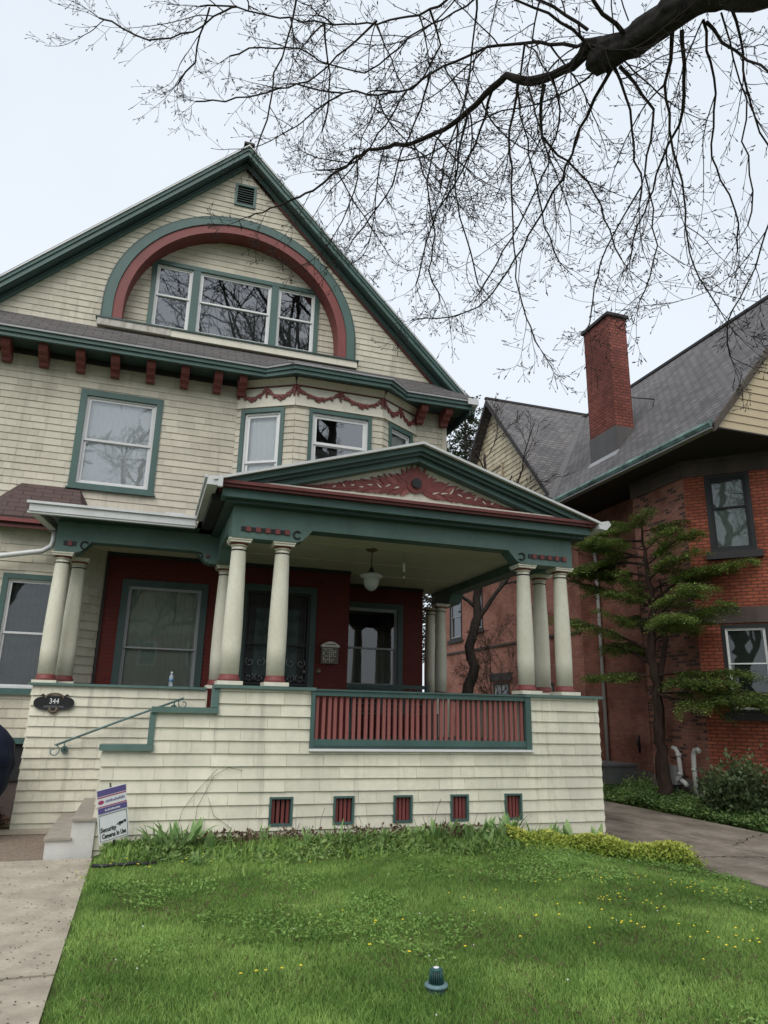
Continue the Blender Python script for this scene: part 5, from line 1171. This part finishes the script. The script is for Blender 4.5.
# great maple reaching over the lawn from the street
LIMBS = [('l',[(3.65,2.29,6.2,0.116),(3.44,2.63,6.28,0.1105),(3.26,2.84,6.39,0.1083),(3.17,2.98,6.46,0.1066),(3.12,3.13,6.5,0.1052),(3.07,3.29,6.53,0.1041),(3.02,3.45,6.55,0.103),(2.97,3.59,6.59,0.1021),(2.94,3.7,6.63,0.1012)]),('l',[(2.94,3.7,6.63,0.0589),(2.9,3.71,6.67,0.0507),(2.86,3.69,6.72,0.0465),(2.82,3.71,6.74,0.0431),(2.81,3.79,6.71,0.0401),(2.78,3.88,6.68,0.0374),(2.68,4.01,6.66,0.0349),(2.49,4.13,6.67,0.0326)]),('l',[(2.49,4.13,6.67,0.034),(2.37,4.23,6.79,0.0278),(2.32,4.4,6.8,0.0247),(2.22,4.65,6.77,0.0222),(2.09,4.89,6.75,0.02),(1.95,5.09,6.75,0.018),(1.74,5.27,6.79,0.016),(1.57,5.43,6.83,0.0142),(1.44,5.6,6.84,0.0124),(1.17,5.93,6.69,0.0107),(0.94,6.15,6.63,0.009),(0.73,6.32,6.61,0.0074),(0.5,6.51,6.57,0.0057)]),('b',[(3.0,3.64,6.64,0.0214),(2.93,3.7,6.81,0.0183),(2.83,3.87,6.91,0.0167),(2.68,4.03,7.04,0.0155),(2.54,4.19,7.15,0.0144),(2.3,4.41,7.26,0.0134),(2.1,4.67,7.3,0.0124),(1.95,4.9,7.34,0.0115),(1.75,5.17,7.34,0.0106),(1.36,5.4,7.41,0.0098),(0.96,5.57,7.5,0.0089),(0.76,5.69,7.6,0.0089)]),('b',[(2.85,3.74,6.92,0.0165),(2.49,3.85,7.22,0.0141),(2.21,4.0,7.42,0.0129),(1.96,4.25,7.52,0.0119),(1.78,4.5,7.59,0.011),(1.58,4.72,7.67,0.0102),(1.42,4.9,7.76,0.0095),(0.97,5.15,7.85,0.0088),(0.58,5.32,7.95,0.0089),(0.17,5.44,8.06,0.009),(-0.16,5.6,8.12,0.0092)]),('b',[(2.64,4.08,6.64,0.019),(2.71,4.27,6.51,0.0145),(2.79,4.39,6.44,0.0122),(3.06,4.44,6.29,0.0103),(3.37,4.49,6.11,0.0086),(3.6,4.62,5.87,0.0078),(3.79,4.73,5.67,0.0078)]),('b',[(2.44,4.17,6.66,0.0136),(2.48,4.37,6.38,0.0107),(2.55,4.5,6.11,0.0092),(2.62,4.65,5.82,0.008),(2.73,4.81,5.44,0.0072),(2.84,4.91,5.1,0.0071),(3.02,4.96,4.74,0.0071)]),('b',[(3.21,3.24,6.5,0.0208),(3.25,3.35,6.35,0.0162),(3.28,3.44,6.22,0.0139),(3.41,3.58,5.96,0.0119),(3.54,3.67,5.71,0.0103),(3.66,3.77,5.44,0.0088),(3.76,3.89,5.16,0.0074),(3.93,3.91,4.87,0.0069),(4.02,3.9,4.7,0.0069)]),('b',[(3.27,3.21,6.49,0.0182),(3.5,3.49,6.25,0.0139),(3.57,3.69,6.15,0.0118),(3.63,3.94,6.03,0.01),(3.7,4.12,5.93,0.0084),(3.73,4.38,5.78,0.0076),(3.8,4.64,5.59,0.0077)]),('b',[(3.03,3.71,6.57,0.0187),(3.02,3.94,6.49,0.0153),(3.03,4.17,6.39,0.0136),(3.06,4.36,6.3,0.0122),(3.05,4.63,6.15,0.0109),(2.98,4.98,5.92,0.0098),(2.88,5.36,5.63,0.0087),(2.75,5.63,5.48,0.0079),(2.54,5.83,5.45,0.008),(2.26,6.02,5.46,0.008)]),('b',[(3.05,3.7,6.56,0.0161),(3.15,3.74,6.38,0.0129),(3.27,3.83,6.14,0.0112),(3.34,3.89,5.93,0.0098),(3.41,3.94,5.73,0.0087),(3.33,4.09,5.55,0.0076),(3.25,4.33,5.25,0.007),(3.26,4.45,4.97,0.0069),(3.24,4.51,4.79,0.0069)]),('b',[(3.03,3.62,6.49,0.0185),(3.14,3.59,6.33,0.0142),(3.26,3.58,6.13,0.0119),(3.29,3.66,5.91,0.0101),(3.3,3.76,5.69,0.0086),(3.38,3.82,5.41,0.0072),(3.47,3.95,5.05,0.0067),(3.41,4.08,4.78,0.0066)]),('b',[(3.31,3.05,6.42,0.0128),(3.45,3.17,6.32,0.0103),(3.63,3.33,6.14,0.009),(3.81,3.59,5.86,0.0079),(3.96,3.67,5.74,0.0073),(4.15,3.75,5.56,0.0073),(4.29,3.91,5.34,0.0074)]),('b',[(3.34,3.05,6.41,0.0154),(3.4,3.0,6.19,0.0117),(3.49,2.91,5.97,0.0098),(3.58,2.79,5.75,0.0083),(3.67,2.71,5.5,0.007)]),('b',[(4.07,3.34,5.24,0.0099),(4.11,3.45,5.16,0.0076),(4.16,3.65,4.97,0.0069),(4.17,3.83,4.83,0.007),(4.18,4.0,4.69,0.007),(4.29,4.12,4.47,0.0071)]),('b',[(2.85,3.75,6.78,0.019),(2.72,3.66,6.71,0.014),(2.39,3.59,6.73,0.0113),(2.1,3.55,6.69,0.0092),(1.85,3.5,6.63,0.0075)]),('b',[(3.02,3.49,6.59,0.0237),(2.82,3.4,6.59,0.0179),(2.59,3.3,6.61,0.0149),(2.43,3.19,6.59,0.0124)]),('b',[(3.38,2.87,6.35,0.0126),(3.55,2.99,6.26,0.0098),(3.75,3.16,6.11,0.0084),(3.95,3.28,5.96,0.0073),(4.13,3.36,5.86,0.0073),(4.39,3.43,5.67,0.0074)]),('b',[(0.93,4.92,7.58,0.0121),(1.03,5.16,7.44,0.0084),(1.12,5.44,7.26,0.0085),(1.11,5.67,7.13,0.0086)]),('b',[(0.67,4.93,7.87,0.0124),(0.65,5.09,7.63,0.0094),(0.6,5.24,7.4,0.0084),(0.56,5.39,7.16,0.0083),(0.55,5.51,6.93,0.0082),(0.49,5.62,6.69,0.0081)]),('b',[(1.36,4.71,7.53,0.012),(1.23,4.96,7.53,0.0098),(1.13,5.18,7.53,0.0087),(0.9,5.48,7.48,0.0087),(0.67,5.69,7.49,0.0088),(0.48,5.85,7.53,0.0089),(0.17,6.04,7.54,0.0091),(-0.11,6.19,7.57,0.0092)]),('b',[(0.16,5.15,7.72,0.0124),(0.05,5.3,7.82,0.01),(-0.21,5.59,7.78,0.0089),(-0.49,5.8,7.8,0.0091),(-0.74,5.92,7.89,0.0093),(-0.96,5.98,8.03,0.0095),(-1.1,6.08,8.15,0.0096)]),('b',[(-0.07,5.46,7.98,0.0098),(-0.13,5.71,7.9,0.0091),(-0.16,5.94,7.82,0.0092),(-0.3,6.18,7.72,0.0093)]),('b',[(2.25,4.71,6.85,0.0144),(2.24,4.85,6.64,0.0108),(2.25,5.03,6.35,0.0089),(2.35,5.15,6.08,0.0077),(2.49,5.24,5.8,0.0077),(2.61,5.32,5.51,0.0076)]),('b',[(2.36,4.46,6.87,0.0142),(2.39,4.77,6.73,0.0109),(2.36,5.11,6.56,0.0092),(2.28,5.47,6.36,0.0081),(2.26,5.8,6.13,0.0082),(2.27,6.09,5.91,0.0083)]),('b',[(1.9,4.78,7.2,0.0118),(1.9,5.04,7.04,0.0091),(1.84,5.36,6.85,0.0083),(1.83,5.62,6.65,0.0083),(1.71,5.9,6.47,0.0084),(1.58,6.14,6.31,0.0085)]),('b',[(2.47,4.08,7.0,0.0112),(2.52,4.29,6.75,0.0085),(2.63,4.44,6.5,0.0076),(2.83,4.6,6.17,0.0076),(3.0,4.74,5.85,0.0075),(3.18,4.82,5.56,0.0075)]),('b',[(2.05,4.11,7.4,0.0115),(2.12,4.31,7.28,0.0088),(2.19,4.55,7.12,0.008),(2.23,4.81,6.93,0.008),(2.21,5.09,6.73,0.0081),(2.24,5.36,6.5,0.0081)]),('b',[(1.76,4.44,7.51,0.0118),(1.93,4.62,7.38,0.0093),(1.88,4.86,7.27,0.0082),(1.73,5.11,7.17,0.0083),(1.61,5.4,6.99,0.0083),(1.41,5.69,6.82,0.0084),(1.12,5.84,6.8,0.0085)]),('b',[(2.68,4.02,6.67,0.0109),(2.84,4.18,6.54,0.0086),(2.91,4.43,6.37,0.0076),(2.91,4.72,6.19,0.0077),(2.89,5.0,6.01,0.0078),(2.81,5.31,5.8,0.0078),(2.75,5.57,5.61,0.0079)]),('b',[(2.06,4.82,6.68,0.0099),(2.02,5.07,6.54,0.0079),(2.09,5.3,6.35,0.0079),(2.26,5.52,6.11,0.008),(2.3,5.77,5.88,0.0081),(2.47,5.92,5.67,0.0081)]),('b',[(2.93,3.77,6.58,0.0107),(2.82,3.99,6.54,0.0085),(2.62,4.2,6.55,0.0075),(2.39,4.39,6.57,0.0075),(2.17,4.63,6.53,0.0076),(2.02,4.84,6.45,0.0077),(1.76,5.04,6.43,0.0077)]),('b',[(2.16,4.12,7.49,0.0102),(1.97,4.37,7.48,0.0086),(1.74,4.62,7.47,0.0082),(1.55,4.9,7.42,0.0083),(1.38,5.12,7.39,0.0084),(1.07,5.24,7.47,0.0085),(0.78,5.28,7.59,0.0086),(0.44,5.41,7.63,0.0087),(0.16,5.58,7.61,0.0088)]),('b',[(3.34,2.92,6.35,0.0088),(3.57,3.06,6.17,0.007),(3.78,3.19,6.0,0.0071),(3.9,3.37,5.84,0.0072),(4.12,3.55,5.59,0.0072),(4.22,3.72,5.42,0.0073)])]
def dense(pts, rad, step=.12, wig=.012, rg=None):
    """resample a traced limb with small natural kinks"""
    P = [Vector(p) for p in pts]; out = []; rr = []
    for i in range(len(P) - 1):
        p0 = P[max(i - 1, 0)]; p1 = P[i]; p2 = P[i + 1]; p3 = P[min(i + 2, len(P) - 1)]
        n = max(1, int((p2 - p1).length / step))
        for k in range(n):
            t = k / n; q = .5 * ((2 * p1) + (p2 - p0) * t + (2 * p0 - 5 * p1 + 4 * p2 - p3) * t * t + (3 * p1 - p0 - 3 * p2 + p3) * t ** 3)
            out.append(q + Vector((rg.gauss(0, wig), rg.gauss(0, wig), rg.gauss(0, wig))) * (0 if (i == 0 and k == 0) else 1)); rr.append(rad[i] + (rad[i + 1] - rad[i]) * t)
    out.append(P[-1]); rr.append(rad[-1]); return out, rr
def curvy(q, p, d, L, r, lev, rg):
    """a thin maple shoot: sweeps down, then lifts its tip, with short side shoots ending in buds"""
    n = max(4, int(L / .06)); d = Vector(d).normalized(); pts = [Vector(p)]; dirs = [d.copy()]
    cv = Vector((rg.gauss(0, 1), rg.gauss(0, 1), rg.gauss(0, .6))) * rg.uniform(.3, .9)
    for i in range(n):
        t = i / n; step = L / n
        g_ = (-1.1 + 3.0 * t) if L > .5 else .6
        d = d + (cv + Vector((0, 0, g_)) + Vector((rg.gauss(0, 1), rg.gauss(0, 1), rg.gauss(0, 1))) * 1.1) * step; d.normalize()
        if i % 7 == 6: cv = cv * .5 + Vector((rg.gauss(0, .7), rg.gauss(0, .7), rg.gauss(0, .4)))
        pts.append(pts[-1] + d * step); dirs.append(d.copy())
    R_ = [max(.0017, r * (1 - .72 * i / n)) for i in range(n + 1)]
    q.tube(pts, R_, 'bark', 4 if r > .004 else 3, cap=False)
    e = pts[-1]; q.tube([e, e + d * .010, e + d * .022], [.002, .0042, .001], 'bark', 4, cap=False)
    if lev <= 0:
        for s in (-1, 1):
            if rg.random() < .6:
                o = d.orthogonal().normalized() * s; b = pts[max(0, n - 1)]; q.tube([b, b + (o + d) * .010, b + (o * .6 + d) * .022], [.0015, .0036, .001], 'bark', 3, cap=False)
        return
    m = max(2, int(L / .13)) if lev > 1 else rg.randint(2, 5)
    for k in range(m):
        t = .15 + .85 * (k + rg.random()) / m; i = min(int(t * n), n - 1); dd = dirs[i]
        ax = dd.orthogonal().normalized(); ax.rotate(Matrix.Rotation(rg.uniform(0, 6.283), 3, dd)); nd = dd.copy(); nd.rotate(Matrix.Rotation(R(rg.uniform(28, 65)), 3, ax))
        curvy(q, pts[i], nd, L * rg.uniform(.2, .4) if lev > 1 else rg.uniform(.03, .10), R_[i] * .7, lev - 1, rg)
rg = random.Random(12)
maple = thing('maple_tree', 'big bare maple whose dark limb and drooping twigs hang over the whole front lawn', 'tree', (5.9, -.9, -.1))
tb = Vector((5.9, -.9, -.1))
q = MB(); pts, rr = dense([(0, 0, 0), (.05, .05, .5), (.05, .12, 2.5), (-.1, .3, 4.6), (-.05, .2, 6.5), (.3, .0, 9), (.2, -.6, 16)], [.55, .42, .36, .33, .26, .2, .06], .3, .02, rg)
q.tube(pts, rr, 'bark', 22, rough=.2); q.build('trunk', maple, uv=False); tp_ = list(pts)
limb_pts = [tuple(Vector((5.75, -.55, 4.4)) - tb) + (.24,), tuple(Vector((5.1, .35, 5.2)) - tb) + (.22,), tuple(Vector((4.4, 1.4, 5.75)) - tb) + (.205,)]
q = MB()
first = True
for kd, P in LIMBS:
    if kd == 'l':
        A = [tuple(Vector(p[:3]) - tb) for p in P]; r_ = [p[3] for p in P]
        if first: A = [p[:3] for p in limb_pts] + A; r_ = [p[3] for p in limb_pts] + r_; first = False
        pts, rr = dense(A, r_, .07, .008, rg)
        rr = [max(.003, r * (1 + (.10 if r > .05 else .06) * math.sin(i * 1.7) * rg.random())) for i, r in enumerate(rr)]
        q.tube(pts, rr, 'bark_limb' if rr[0] > .05 else 'bark', 28, rough=.28)
        if rr[0] > .1 or rr[-1] < .05:
            dirs = [(pts[min(i + 1, len(pts) - 1)] - pts[max(i - 1, 0)]).normalized() for i in range(len(pts))]
# knuckle where the limb was once cut
kn = Vector(LIMBS[0][1][-1][:3]) - tb
q.tube([kn + Vector((.10, -.12, .05)), kn + Vector((.02, -.02, .0)), kn + Vector((-.05, .06, -.02)), kn + Vector((-.09, .10, -.03))], [.07, .115, .09, .02], 'bark_limb', 28, rough=.5)
q.build('limb', maple, uv=False)
for kd, P in LIMBS:
    if kd == 'l' and P is not LIMBS[2][1]: continue
    A = [tuple(Vector(p[:3]) - tb) for p in P]; r_ = [max(.004, p[3] * .9) for p in P]
    pts, rr = dense(A, r_, .10, .009, rg)
    dirs = [(pts[min(i + 1, len(pts) - 1)] - pts[max(i - 1, 0)]).normalized() for i in range(len(pts))]
    q = MB()
    if kd == 'b': q.tube(pts, rr, 'bark', 6, cap=False)
    L = sum((a - b).length for a, b in zip(pts[1:], pts[:-1]))
    nk = max(6, int(L / .19))
    for k in range(nk):
        t = .05 + .95 * (k + rg.random()) / nk; i = min(int(t * (len(pts) - 1)), len(pts) - 2); dd = dirs[i]
        ax = dd.orthogonal().normalized(); ax.rotate(Matrix.Rotation(rg.uniform(0, 6.283), 3, dd)); nd = dd.copy(); nd.rotate(Matrix.Rotation(R(rg.uniform(20, 60)), 3, ax))
        big = rg.random() < .30
        curvy(q, pts[i], nd, rg.uniform(.6, 1.35) * (1.1 - .45 * t) if big else rg.uniform(.15, .45), min(rr[i] * .6, .0062 if big else .0034), 2 if big else 1, rg)
    if kd == 'l' or P in (LIMBS[3][1], LIMBS[4][1]):      # long hanging shoots
        for k in range(11):
            i = int(len(pts) * (.02 + (.60 if kd == 'l' else .85) * (k + rg.random()) / 11)); curvy(q, pts[i], Vector((rg.gauss(0, .45), rg.gauss(0, .45), rg.uniform(-1.2, -.2))), rg.uniform(.8, 1.7), .0085, 3 if rg.random() < .5 else 2, rg)
    for k in range(3): curvy(q, pts[-1], dirs[-1] + Vector((rg.gauss(0, .35), rg.gauss(0, .35), rg.gauss(0, .25))), rg.uniform(.3, .6), .0034, 2, rg)
    q.build('branch', maple, uv=False)

# upper crown over the street, behind and above the viewer
for k in range(20):
    i = int(len(tp_) * (.42 + .55 * k / 20)); az = R(rg.uniform(120, 300)) if k % 3 else R(rg.uniform(90, 200))
    q = MB(); branchlets(q, tp_[i], Vector((math.cos(az), math.sin(az) - .15, rg.uniform(.75, 1.3))), rg.uniform(8, 12.5), .12, 3, rg, .15, 'bark', .16, nseg=16, kids=(10, 7, 5), ang=(25, 60), minr=.009)
    q.build('branch', maple, uv=False)

def bare_tree(name, loc, h, r, label, seed, kids=(7, 6, 5, 4), lean=(0, 0), mat='bark', group=None, levels=3, wig=.2, start=.3, forks=6, minr=.003, span=.55):
    rg = random.Random(seed); t = thing(name, label, 'tree', loc, group)
    P = [(0, 0, -.1), (lean[0] * .2, lean[1] * .2, h * .18), (lean[0] * .5, lean[1] * .4, h * .38), (lean[0] * .9, lean[1] * .8, h * .62), (lean[0], lean[1], h * .85)]
    pts, rr = dense(P, [r * 1.25, r, r * .8, r * .5, r * .2], .25, .03 * r / .12, rg)
    q = MB(); q.tube(pts, rr, mat, 10); q.build('trunk', t, uv=False)
    q = MB(); dirs = [(pts[min(i + 1, len(pts) - 1)] - pts[max(i - 1, 0)]).normalized() for i in range(len(pts))]
    for k in range(forks):
        f = start + (1 - start) * (k + rg.random() * .6) / forks; i = min(int(f * len(pts)), len(pts) - 1); az = k * 2.4 + rg.uniform(-.5, .5)
        d = Vector((math.cos(az), math.sin(az), rg.uniform(.5, 1.2)))
        branchlets(q, pts[i], d, h * span * rg.uniform(.7, 1.1) * (1.15 - f * .6), rr[i] * .55, levels, rg, .25, mat, wig, kids=kids, ang=(20, 50), minr=minr)
    q.build('crown', t, uv=False)
    return t
bare_tree('bare_tree', (7.75, 17.2, -.1), 10.5, .15, 'slim dark bare tree between the porch and the brick house', 5, kids=(6, 5, 4), lean=(.9, .2), levels=3, forks=9, start=.42, minr=.006, span=.42)
bare_tree('bare_tree', (9.3, 18.6, -.1), 4.2, .035, 'tangled leafless bush against the brick wall behind the porch', 15, kids=(8, 6, 4), levels=3, forks=9, start=.05, minr=.004, span=.7, wig=.45, mat='twig')
bare_tree('bare_tree', (8.6, 16.6, -.1), 3.6, .03, 'small leafless shrub behind the right porch columns', 25, kids=(7, 5, 4), levels=3, forks=8, start=.05, minr=.004, span=.6, wig=.45, mat='twig')
bare_tree('bare_tree', (12.8, 31, 0), 15.5, .2, 'pale bare tree behind the roofs between the two houses', 35, kids=(6, 5, 4), levels=3, forks=9, start=.4, minr=.011, span=.35, mat='bark_grey')
# trees over the street behind the viewer (seen in the window glass)
for i, (x, y, s) in enumerate([(-7, -6.5, 41), (-1.5, -17, 42), (8, -18, 43)]):
    bare_tree('street_tree', (x, y, -.1), 19, .36, ['bare street tree on the near verge left of the viewer', 'bare street tree across the road behind the viewer', 'bare street tree across the road to the right behind the viewer'][i], s, kids=(7, 6, 4), levels=3, forks=9, start=.25, minr=.011, span=.5)
# house across the street, only mirrored in the panes
t = thing('brick_villa', 'plain brick house across the street, seen only in window reflections', 'house', (0, -30, 0))
q = MB(); q.box(-6, 6, -5, 0, 0, 7, 'orange_brick'); q.prism([(-6.5, 0, 7), (6.5, 0, 7), (0, 0, 12)], (0, -5, 0), 'tan_siding'); q.build('wall', t)
q = MB()
for a, b in ((-6.8, 0), (0, 6.8)):
    za, zb = 12.2 - abs(a) * .77, 12.2 - abs(b) * .77; q.box8([(a, -5.5, za), (b, -5.5, zb), (b, .6, zb), (a, .6, za), (a, -5.5, za + .15), (b, -5.5, zb + .15), (b, .6, zb + .15), (a, .6, za + .15)], 'slate')
q.build('roof', t)
for x in (-3.5, 0, 3.5):
    for z in (1.5, 4.6): q = MB(); q.box(x - .6, x + .6, 0, .05, z, z + 1.7, 'white'); q.box(x - .5, x + .5, .051, .06, z + .1, z + 1.6, 'room_dark'); q.build('window', t)

# conifer with flat sprays by the brick wall
con = thing('conifer', 'open-branched evergreen with layered feathery sprays against the brick house', 'tree', (10.28, 12.82, .08)); con.scale = (1.06, 1.06, 1.06)
rg = random.Random(21)
cb = Vector((9.62, 12.0, .05))
q = MB(); tp, tr = dense([(0, 0, -.1), (-.02, .0, .7), (.0, .02, 1.6), (-.02, .03, 2.6), (.02, -.02, 3.6), (-.04, .0, 4.6), (-.06, .02, 5.45)], [.15, .105, .095, .08, .058, .036, .012], .15, .022, rg)
q.tube(tp, tr, 'bark_conifer', 20, rough=.35)
tp2, tr2 = dense([(0, .02, 1.9), (.14, -.1, 2.6), (.2, -.15, 3.4), (.12, -.2, 4.2)], [.06, .05, .035, .015], .15, .012, rg); q.tube(tp2, tr2, 'bark_conifer', 9)
q.build('trunk', con, uv=False)
LP, LA, LT = [], [], []
def spray(q, p, d, L, r, dens=1.):
    """a limb rising then spreading flat, carrying horizontal fans of needles"""
    pts = [Vector(p)]; d = Vector(d).normalized(); n = max(5, int(L / .16))
    for i in range(n):
        d = d + Vector((rg.gauss(0, .10), rg.gauss(0, .10), rg.gauss(0, .05) - .03 * (d.z > 0))); d.normalize(); pts.append(pts[-1] + d * L / n)
    q.tube(pts, [max(.004, r * (1 - .8 * i / n)) for i in range(n + 1)], 'bark_conifer', 6, cap=False)
    for i in range(int(n * .35), n + 1):
        for s in (-1, 1):
            for k in range(2):
                dd = (pts[min(i, n)] - pts[max(i - 1, 0)]).normalized(); side = Vector((-dd.y, dd.x, 0)).normalized() * s
                l = L * .27 * rg.uniform(.35, 1.3) * (1.15 - .5 * i / n); dirn = (dd * rg.uniform(.4, 1.) + side * rg.uniform(.5, 1.) + Vector((0, 0, rg.uniform(-.08, .16)))).normalized()
                e = pts[i] + dirn * l; q.tube([pts[i], pts[i].lerp(e, .5) + Vector((0, 0, .02)), e], [.006, .004, .002], 'bark_conifer', 3, cap=False)
                m = int(rg.choice((60, 130, 190, 240)) * dens * l / .35)
                for j in range(m):
                    t = .15 + .95 * rg.random(); c = pts[i].lerp(e, t) + Vector((rg.gauss(0, .045), rg.gauss(0, .045), rg.gauss(0, .028) - .03 * rg.random()))
                    LP.append(c - Vector((0, 0, .10 * t * t * l / .35))); LA.append(dirn * .8 + Vector((rg.gauss(0, .6), rg.gauss(0, .6), rg.gauss(0, .25) - .1))); LT.append(.25 + .5 * rg.random() + c.z * .035 - .15 * rg.random())
q = MB()
# (height on the trunk, azimuth deg, rise, length): azimuth measured from +x
SP = [(2.1, -75, .02, 2.35), (2.15, -104, .0, 1.9), (2.0, -48, .05, 1.2), (2.2, 110, .12, 1.5), (2.25, 140, .05, 1.3), (1.95, -85, -.08, 2.6), (2.3, -60, .1, 1.8),
      (2.45, 100, .80, 2.6), (2.8, 108, .65, 2.4), (3.1, 150, .6, 1.2), (3.0, -80, .45, 1.9), (3.3, -97, .4, 2.1), (3.35, -60, .4, 1.5), (3.05, 84, .6, 2.0), (3.1, -110, .3, 2.0),
      (3.6, 102, .55, 2.3), (3.7, -85, .45, 2.2), (3.9, -70, .4, 1.6), (3.6, 175, .5, 1.1), (4.0, 85, .5, 2.0), (4.1, -100, .5, 1.5), (3.8, 200, .5, 1.0),
      (4.3, 95, .5, 2.0), (4.4, 115, .45, 2.2), (4.45, -80, .45, 1.4), (4.6, 98, .45, 1.8), (4.7, 100, .35, 2.0), (4.8, -90, .35, 1.2), (4.85, 150, .3, 1.1), (5.0, 120, .3, 1.4), (5.1, 112, .25, 1.7), (5.2, -60, .2, .9), (5.3, 190, .25, .8), (5.3, -120, .25, .9), (5.35, 92, .18, 1.3)]
for z, az, rise, L in SP:
    i = min(range(len(tp)), key=lambda k: abs(tp[k].z - z)); a = R(az + rg.uniform(-6, 6))
    spray(q, tp[i], (math.cos(a), math.sin(a), rise), L * .93, .030 * (L / 2), 1.1)
q.build('limb', con, uv=False)
P = np.array([tuple(p) for p in LP]); A = np.array([tuple(p) for p in LA])
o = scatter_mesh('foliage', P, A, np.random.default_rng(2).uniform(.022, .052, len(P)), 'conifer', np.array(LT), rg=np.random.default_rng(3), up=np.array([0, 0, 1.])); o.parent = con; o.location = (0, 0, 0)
# distant spruce behind the roofs
spr = thing('spruce_tree', 'dark spruce behind the roofs between the two houses', 'tree', (14.1, 30.5, 0))
q = MB(); q.tube([(0, 0, 0), (0, 0, 8), (0, 0, 17.6)], [.3, .2, .02], 'bark_conifer', 8); q.build('trunk', spr, uv=False)
LP, LA, LT = [], [], []; q = MB()
for i in range(150):
    z = 17.2 * (.25 + .75 * (i / 150)); L = (17.8 - z) * .30 + .3; a = i * 2.4; e = Vector((math.cos(a) * L, math.sin(a) * L, z - L * .15 + .1)); s = Vector((0, 0, z))
    q.tube([s, s.lerp(e, .5) + Vector((0, 0, .1)), e], [.03, .02, .006], 'bark_conifer', 3, cap=False)
    for j in range(int(110 * L / 2)):
        t = rg.random() ** .7; c = s.lerp(e, t) + Vector((rg.gauss(0, .12 + .1 * L * t), rg.gauss(0, .12 + .1 * L * t), rg.gauss(0, .06) - .12 * rg.random())); LP.append(c); LA.append((e - s).normalized() + Vector((rg.gauss(0, .6), rg.gauss(0, .6), rg.gauss(0, .4) - .3))); LT.append(rg.random())
q.build('limb', spr, uv=False)
o = scatter_mesh('foliage', np.array([tuple(p) for p in LP]), np.array([tuple(p) for p in LA]), .17, 'spruce_leaf', np.array(LT), rg=np.random.default_rng(4)); o.parent = spr
# dry vine stalks on the porch wall
q = MB()
for x0, pts in ((0, [(.75, 9.54, .1), (.78, 9.53, .45), (.95, 9.53, .80), (1.12, 9.53, .9), (1.3, 9.53, .86)]), (1, [(.55, 9.53, .1), (.6, 9.53, .4), (.75, 9.53, .62), (.98, 9.53, .88)]), (2, [(.9, 9.53, .55), (.98, 9.53, .35), (1.2, 9.53, .2)]), (3, [(3.85, 9.5, 0), (3.9, 9.48, .35), (3.95, 9.45, .5)]), (4, [(2.3, 9.5, 0), (2.32, 9.48, .3), (2.36, 9.46, .42)])):
    q.tube(pts, .003, 'twig', 4)
tag(q.build('dry_vine', uv=False), 'thin dry vine stalks clinging to the porch wall', 'vine')
q = MB()
for i in range(26):
    x = random.Random(i).uniform(1.1, 4.7); z = random.Random(i + 50).uniform(.15, .34); q.tube([(x, 9.35, 0), (x + .02, 9.33, z * .6), (x + random.Random(i + 90).uniform(-.06, .06), 9.3, z)], .0028, 'twig', 4, cap=False)
tag(q.build('dry_stalks', uv=False), 'dry brown flower stalks standing in the bed', 'dry stalks', kind='stuff')

# ------------------------------------------------------------------ light, sky, camera
w = bpy.data.worlds.new('World'); S.world = w; w.use_nodes = True; nt = w.node_tree; bg = nt.nodes['Background']
sky = nt.nodes.new('ShaderNodeTexSky'); sky.sky_type = 'NISHITA'; sky.sun_disc = False; sky.sun_elevation = R(48); sky.sun_rotation = R(150); sky.air_density = 1.; sky.dust_density = 3.
tc = nt.nodes.new('ShaderNodeTexCoord')
nz = N(nt, 'ShaderNodeTexNoise', Scale=1.6, Detail=5, Roughness=.5); nt.links.new(tc.outputs['Generated'], nz.inputs['Vector'])
cl = mixc(nt, ramp(nt, nz.outputs[0], .35, .7), (5.2, 5.65, 6.1), (5.7, 6.1, 6.5))     # the overcast layer
c = mixc(nt, .88, sky.outputs[0], cl)
nt.links.new(c, bg.inputs[0]); bg.inputs[1].default_value = .094
su = bpy.data.lights.new('sun', 'SUN'); su.energy = 1.5; su.angle = R(50); su.color = (1, .97, .92)
so = bpy.data.objects.new('sun', su); COL.objects.link(so)
so.rotation_euler = (R(42), 0, R(-30))
cam = bpy.data.cameras.new('camera'); co = bpy.data.objects.new('camera', cam); COL.objects.link(co); S.camera = co
cam.sensor_fit = 'VERTICAL'; cam.sensor_height = 24; cam.lens = 710 / 1024 * 24; cam.clip_end = 2000; cam.clip_start = .05
yaw, pit, rol = R(17.95), R(15.77), R(1.22)
F0 = Vector((math.sin(yaw), math.cos(yaw), 0)); R0 = Vector((math.cos(yaw), -math.sin(yaw), 0)); U0 = Vector((0, 0, 1))
Fv = F0 * math.cos(pit) + U0 * math.sin(pit); Uv = U0 * math.cos(pit) - F0 * math.sin(pit)
Rv = R0 * math.cos(rol) + Uv * math.sin(rol); Uv2 = Uv * math.cos(rol) - R0 * math.sin(rol)
M = Matrix((( Rv.x, Uv2.x, -Fv.x), (Rv.y, Uv2.y, -Fv.y), (Rv.z, Uv2.z, -Fv.z))).to_4x4(); M.translation = Vector((0, 0, 1.6)); co.matrix_world = M
S.view_settings.view_transform = 'Standard'; S.view_settings.look = 'None'; S.view_settings.exposure = .84; S.view_settings.gamma = 1
S.render.engine = 'CYCLES'; S.cycles.use_denoising = True; S.cycles.max_bounces = 8; S.cycles.transparent_max_bounces = 12
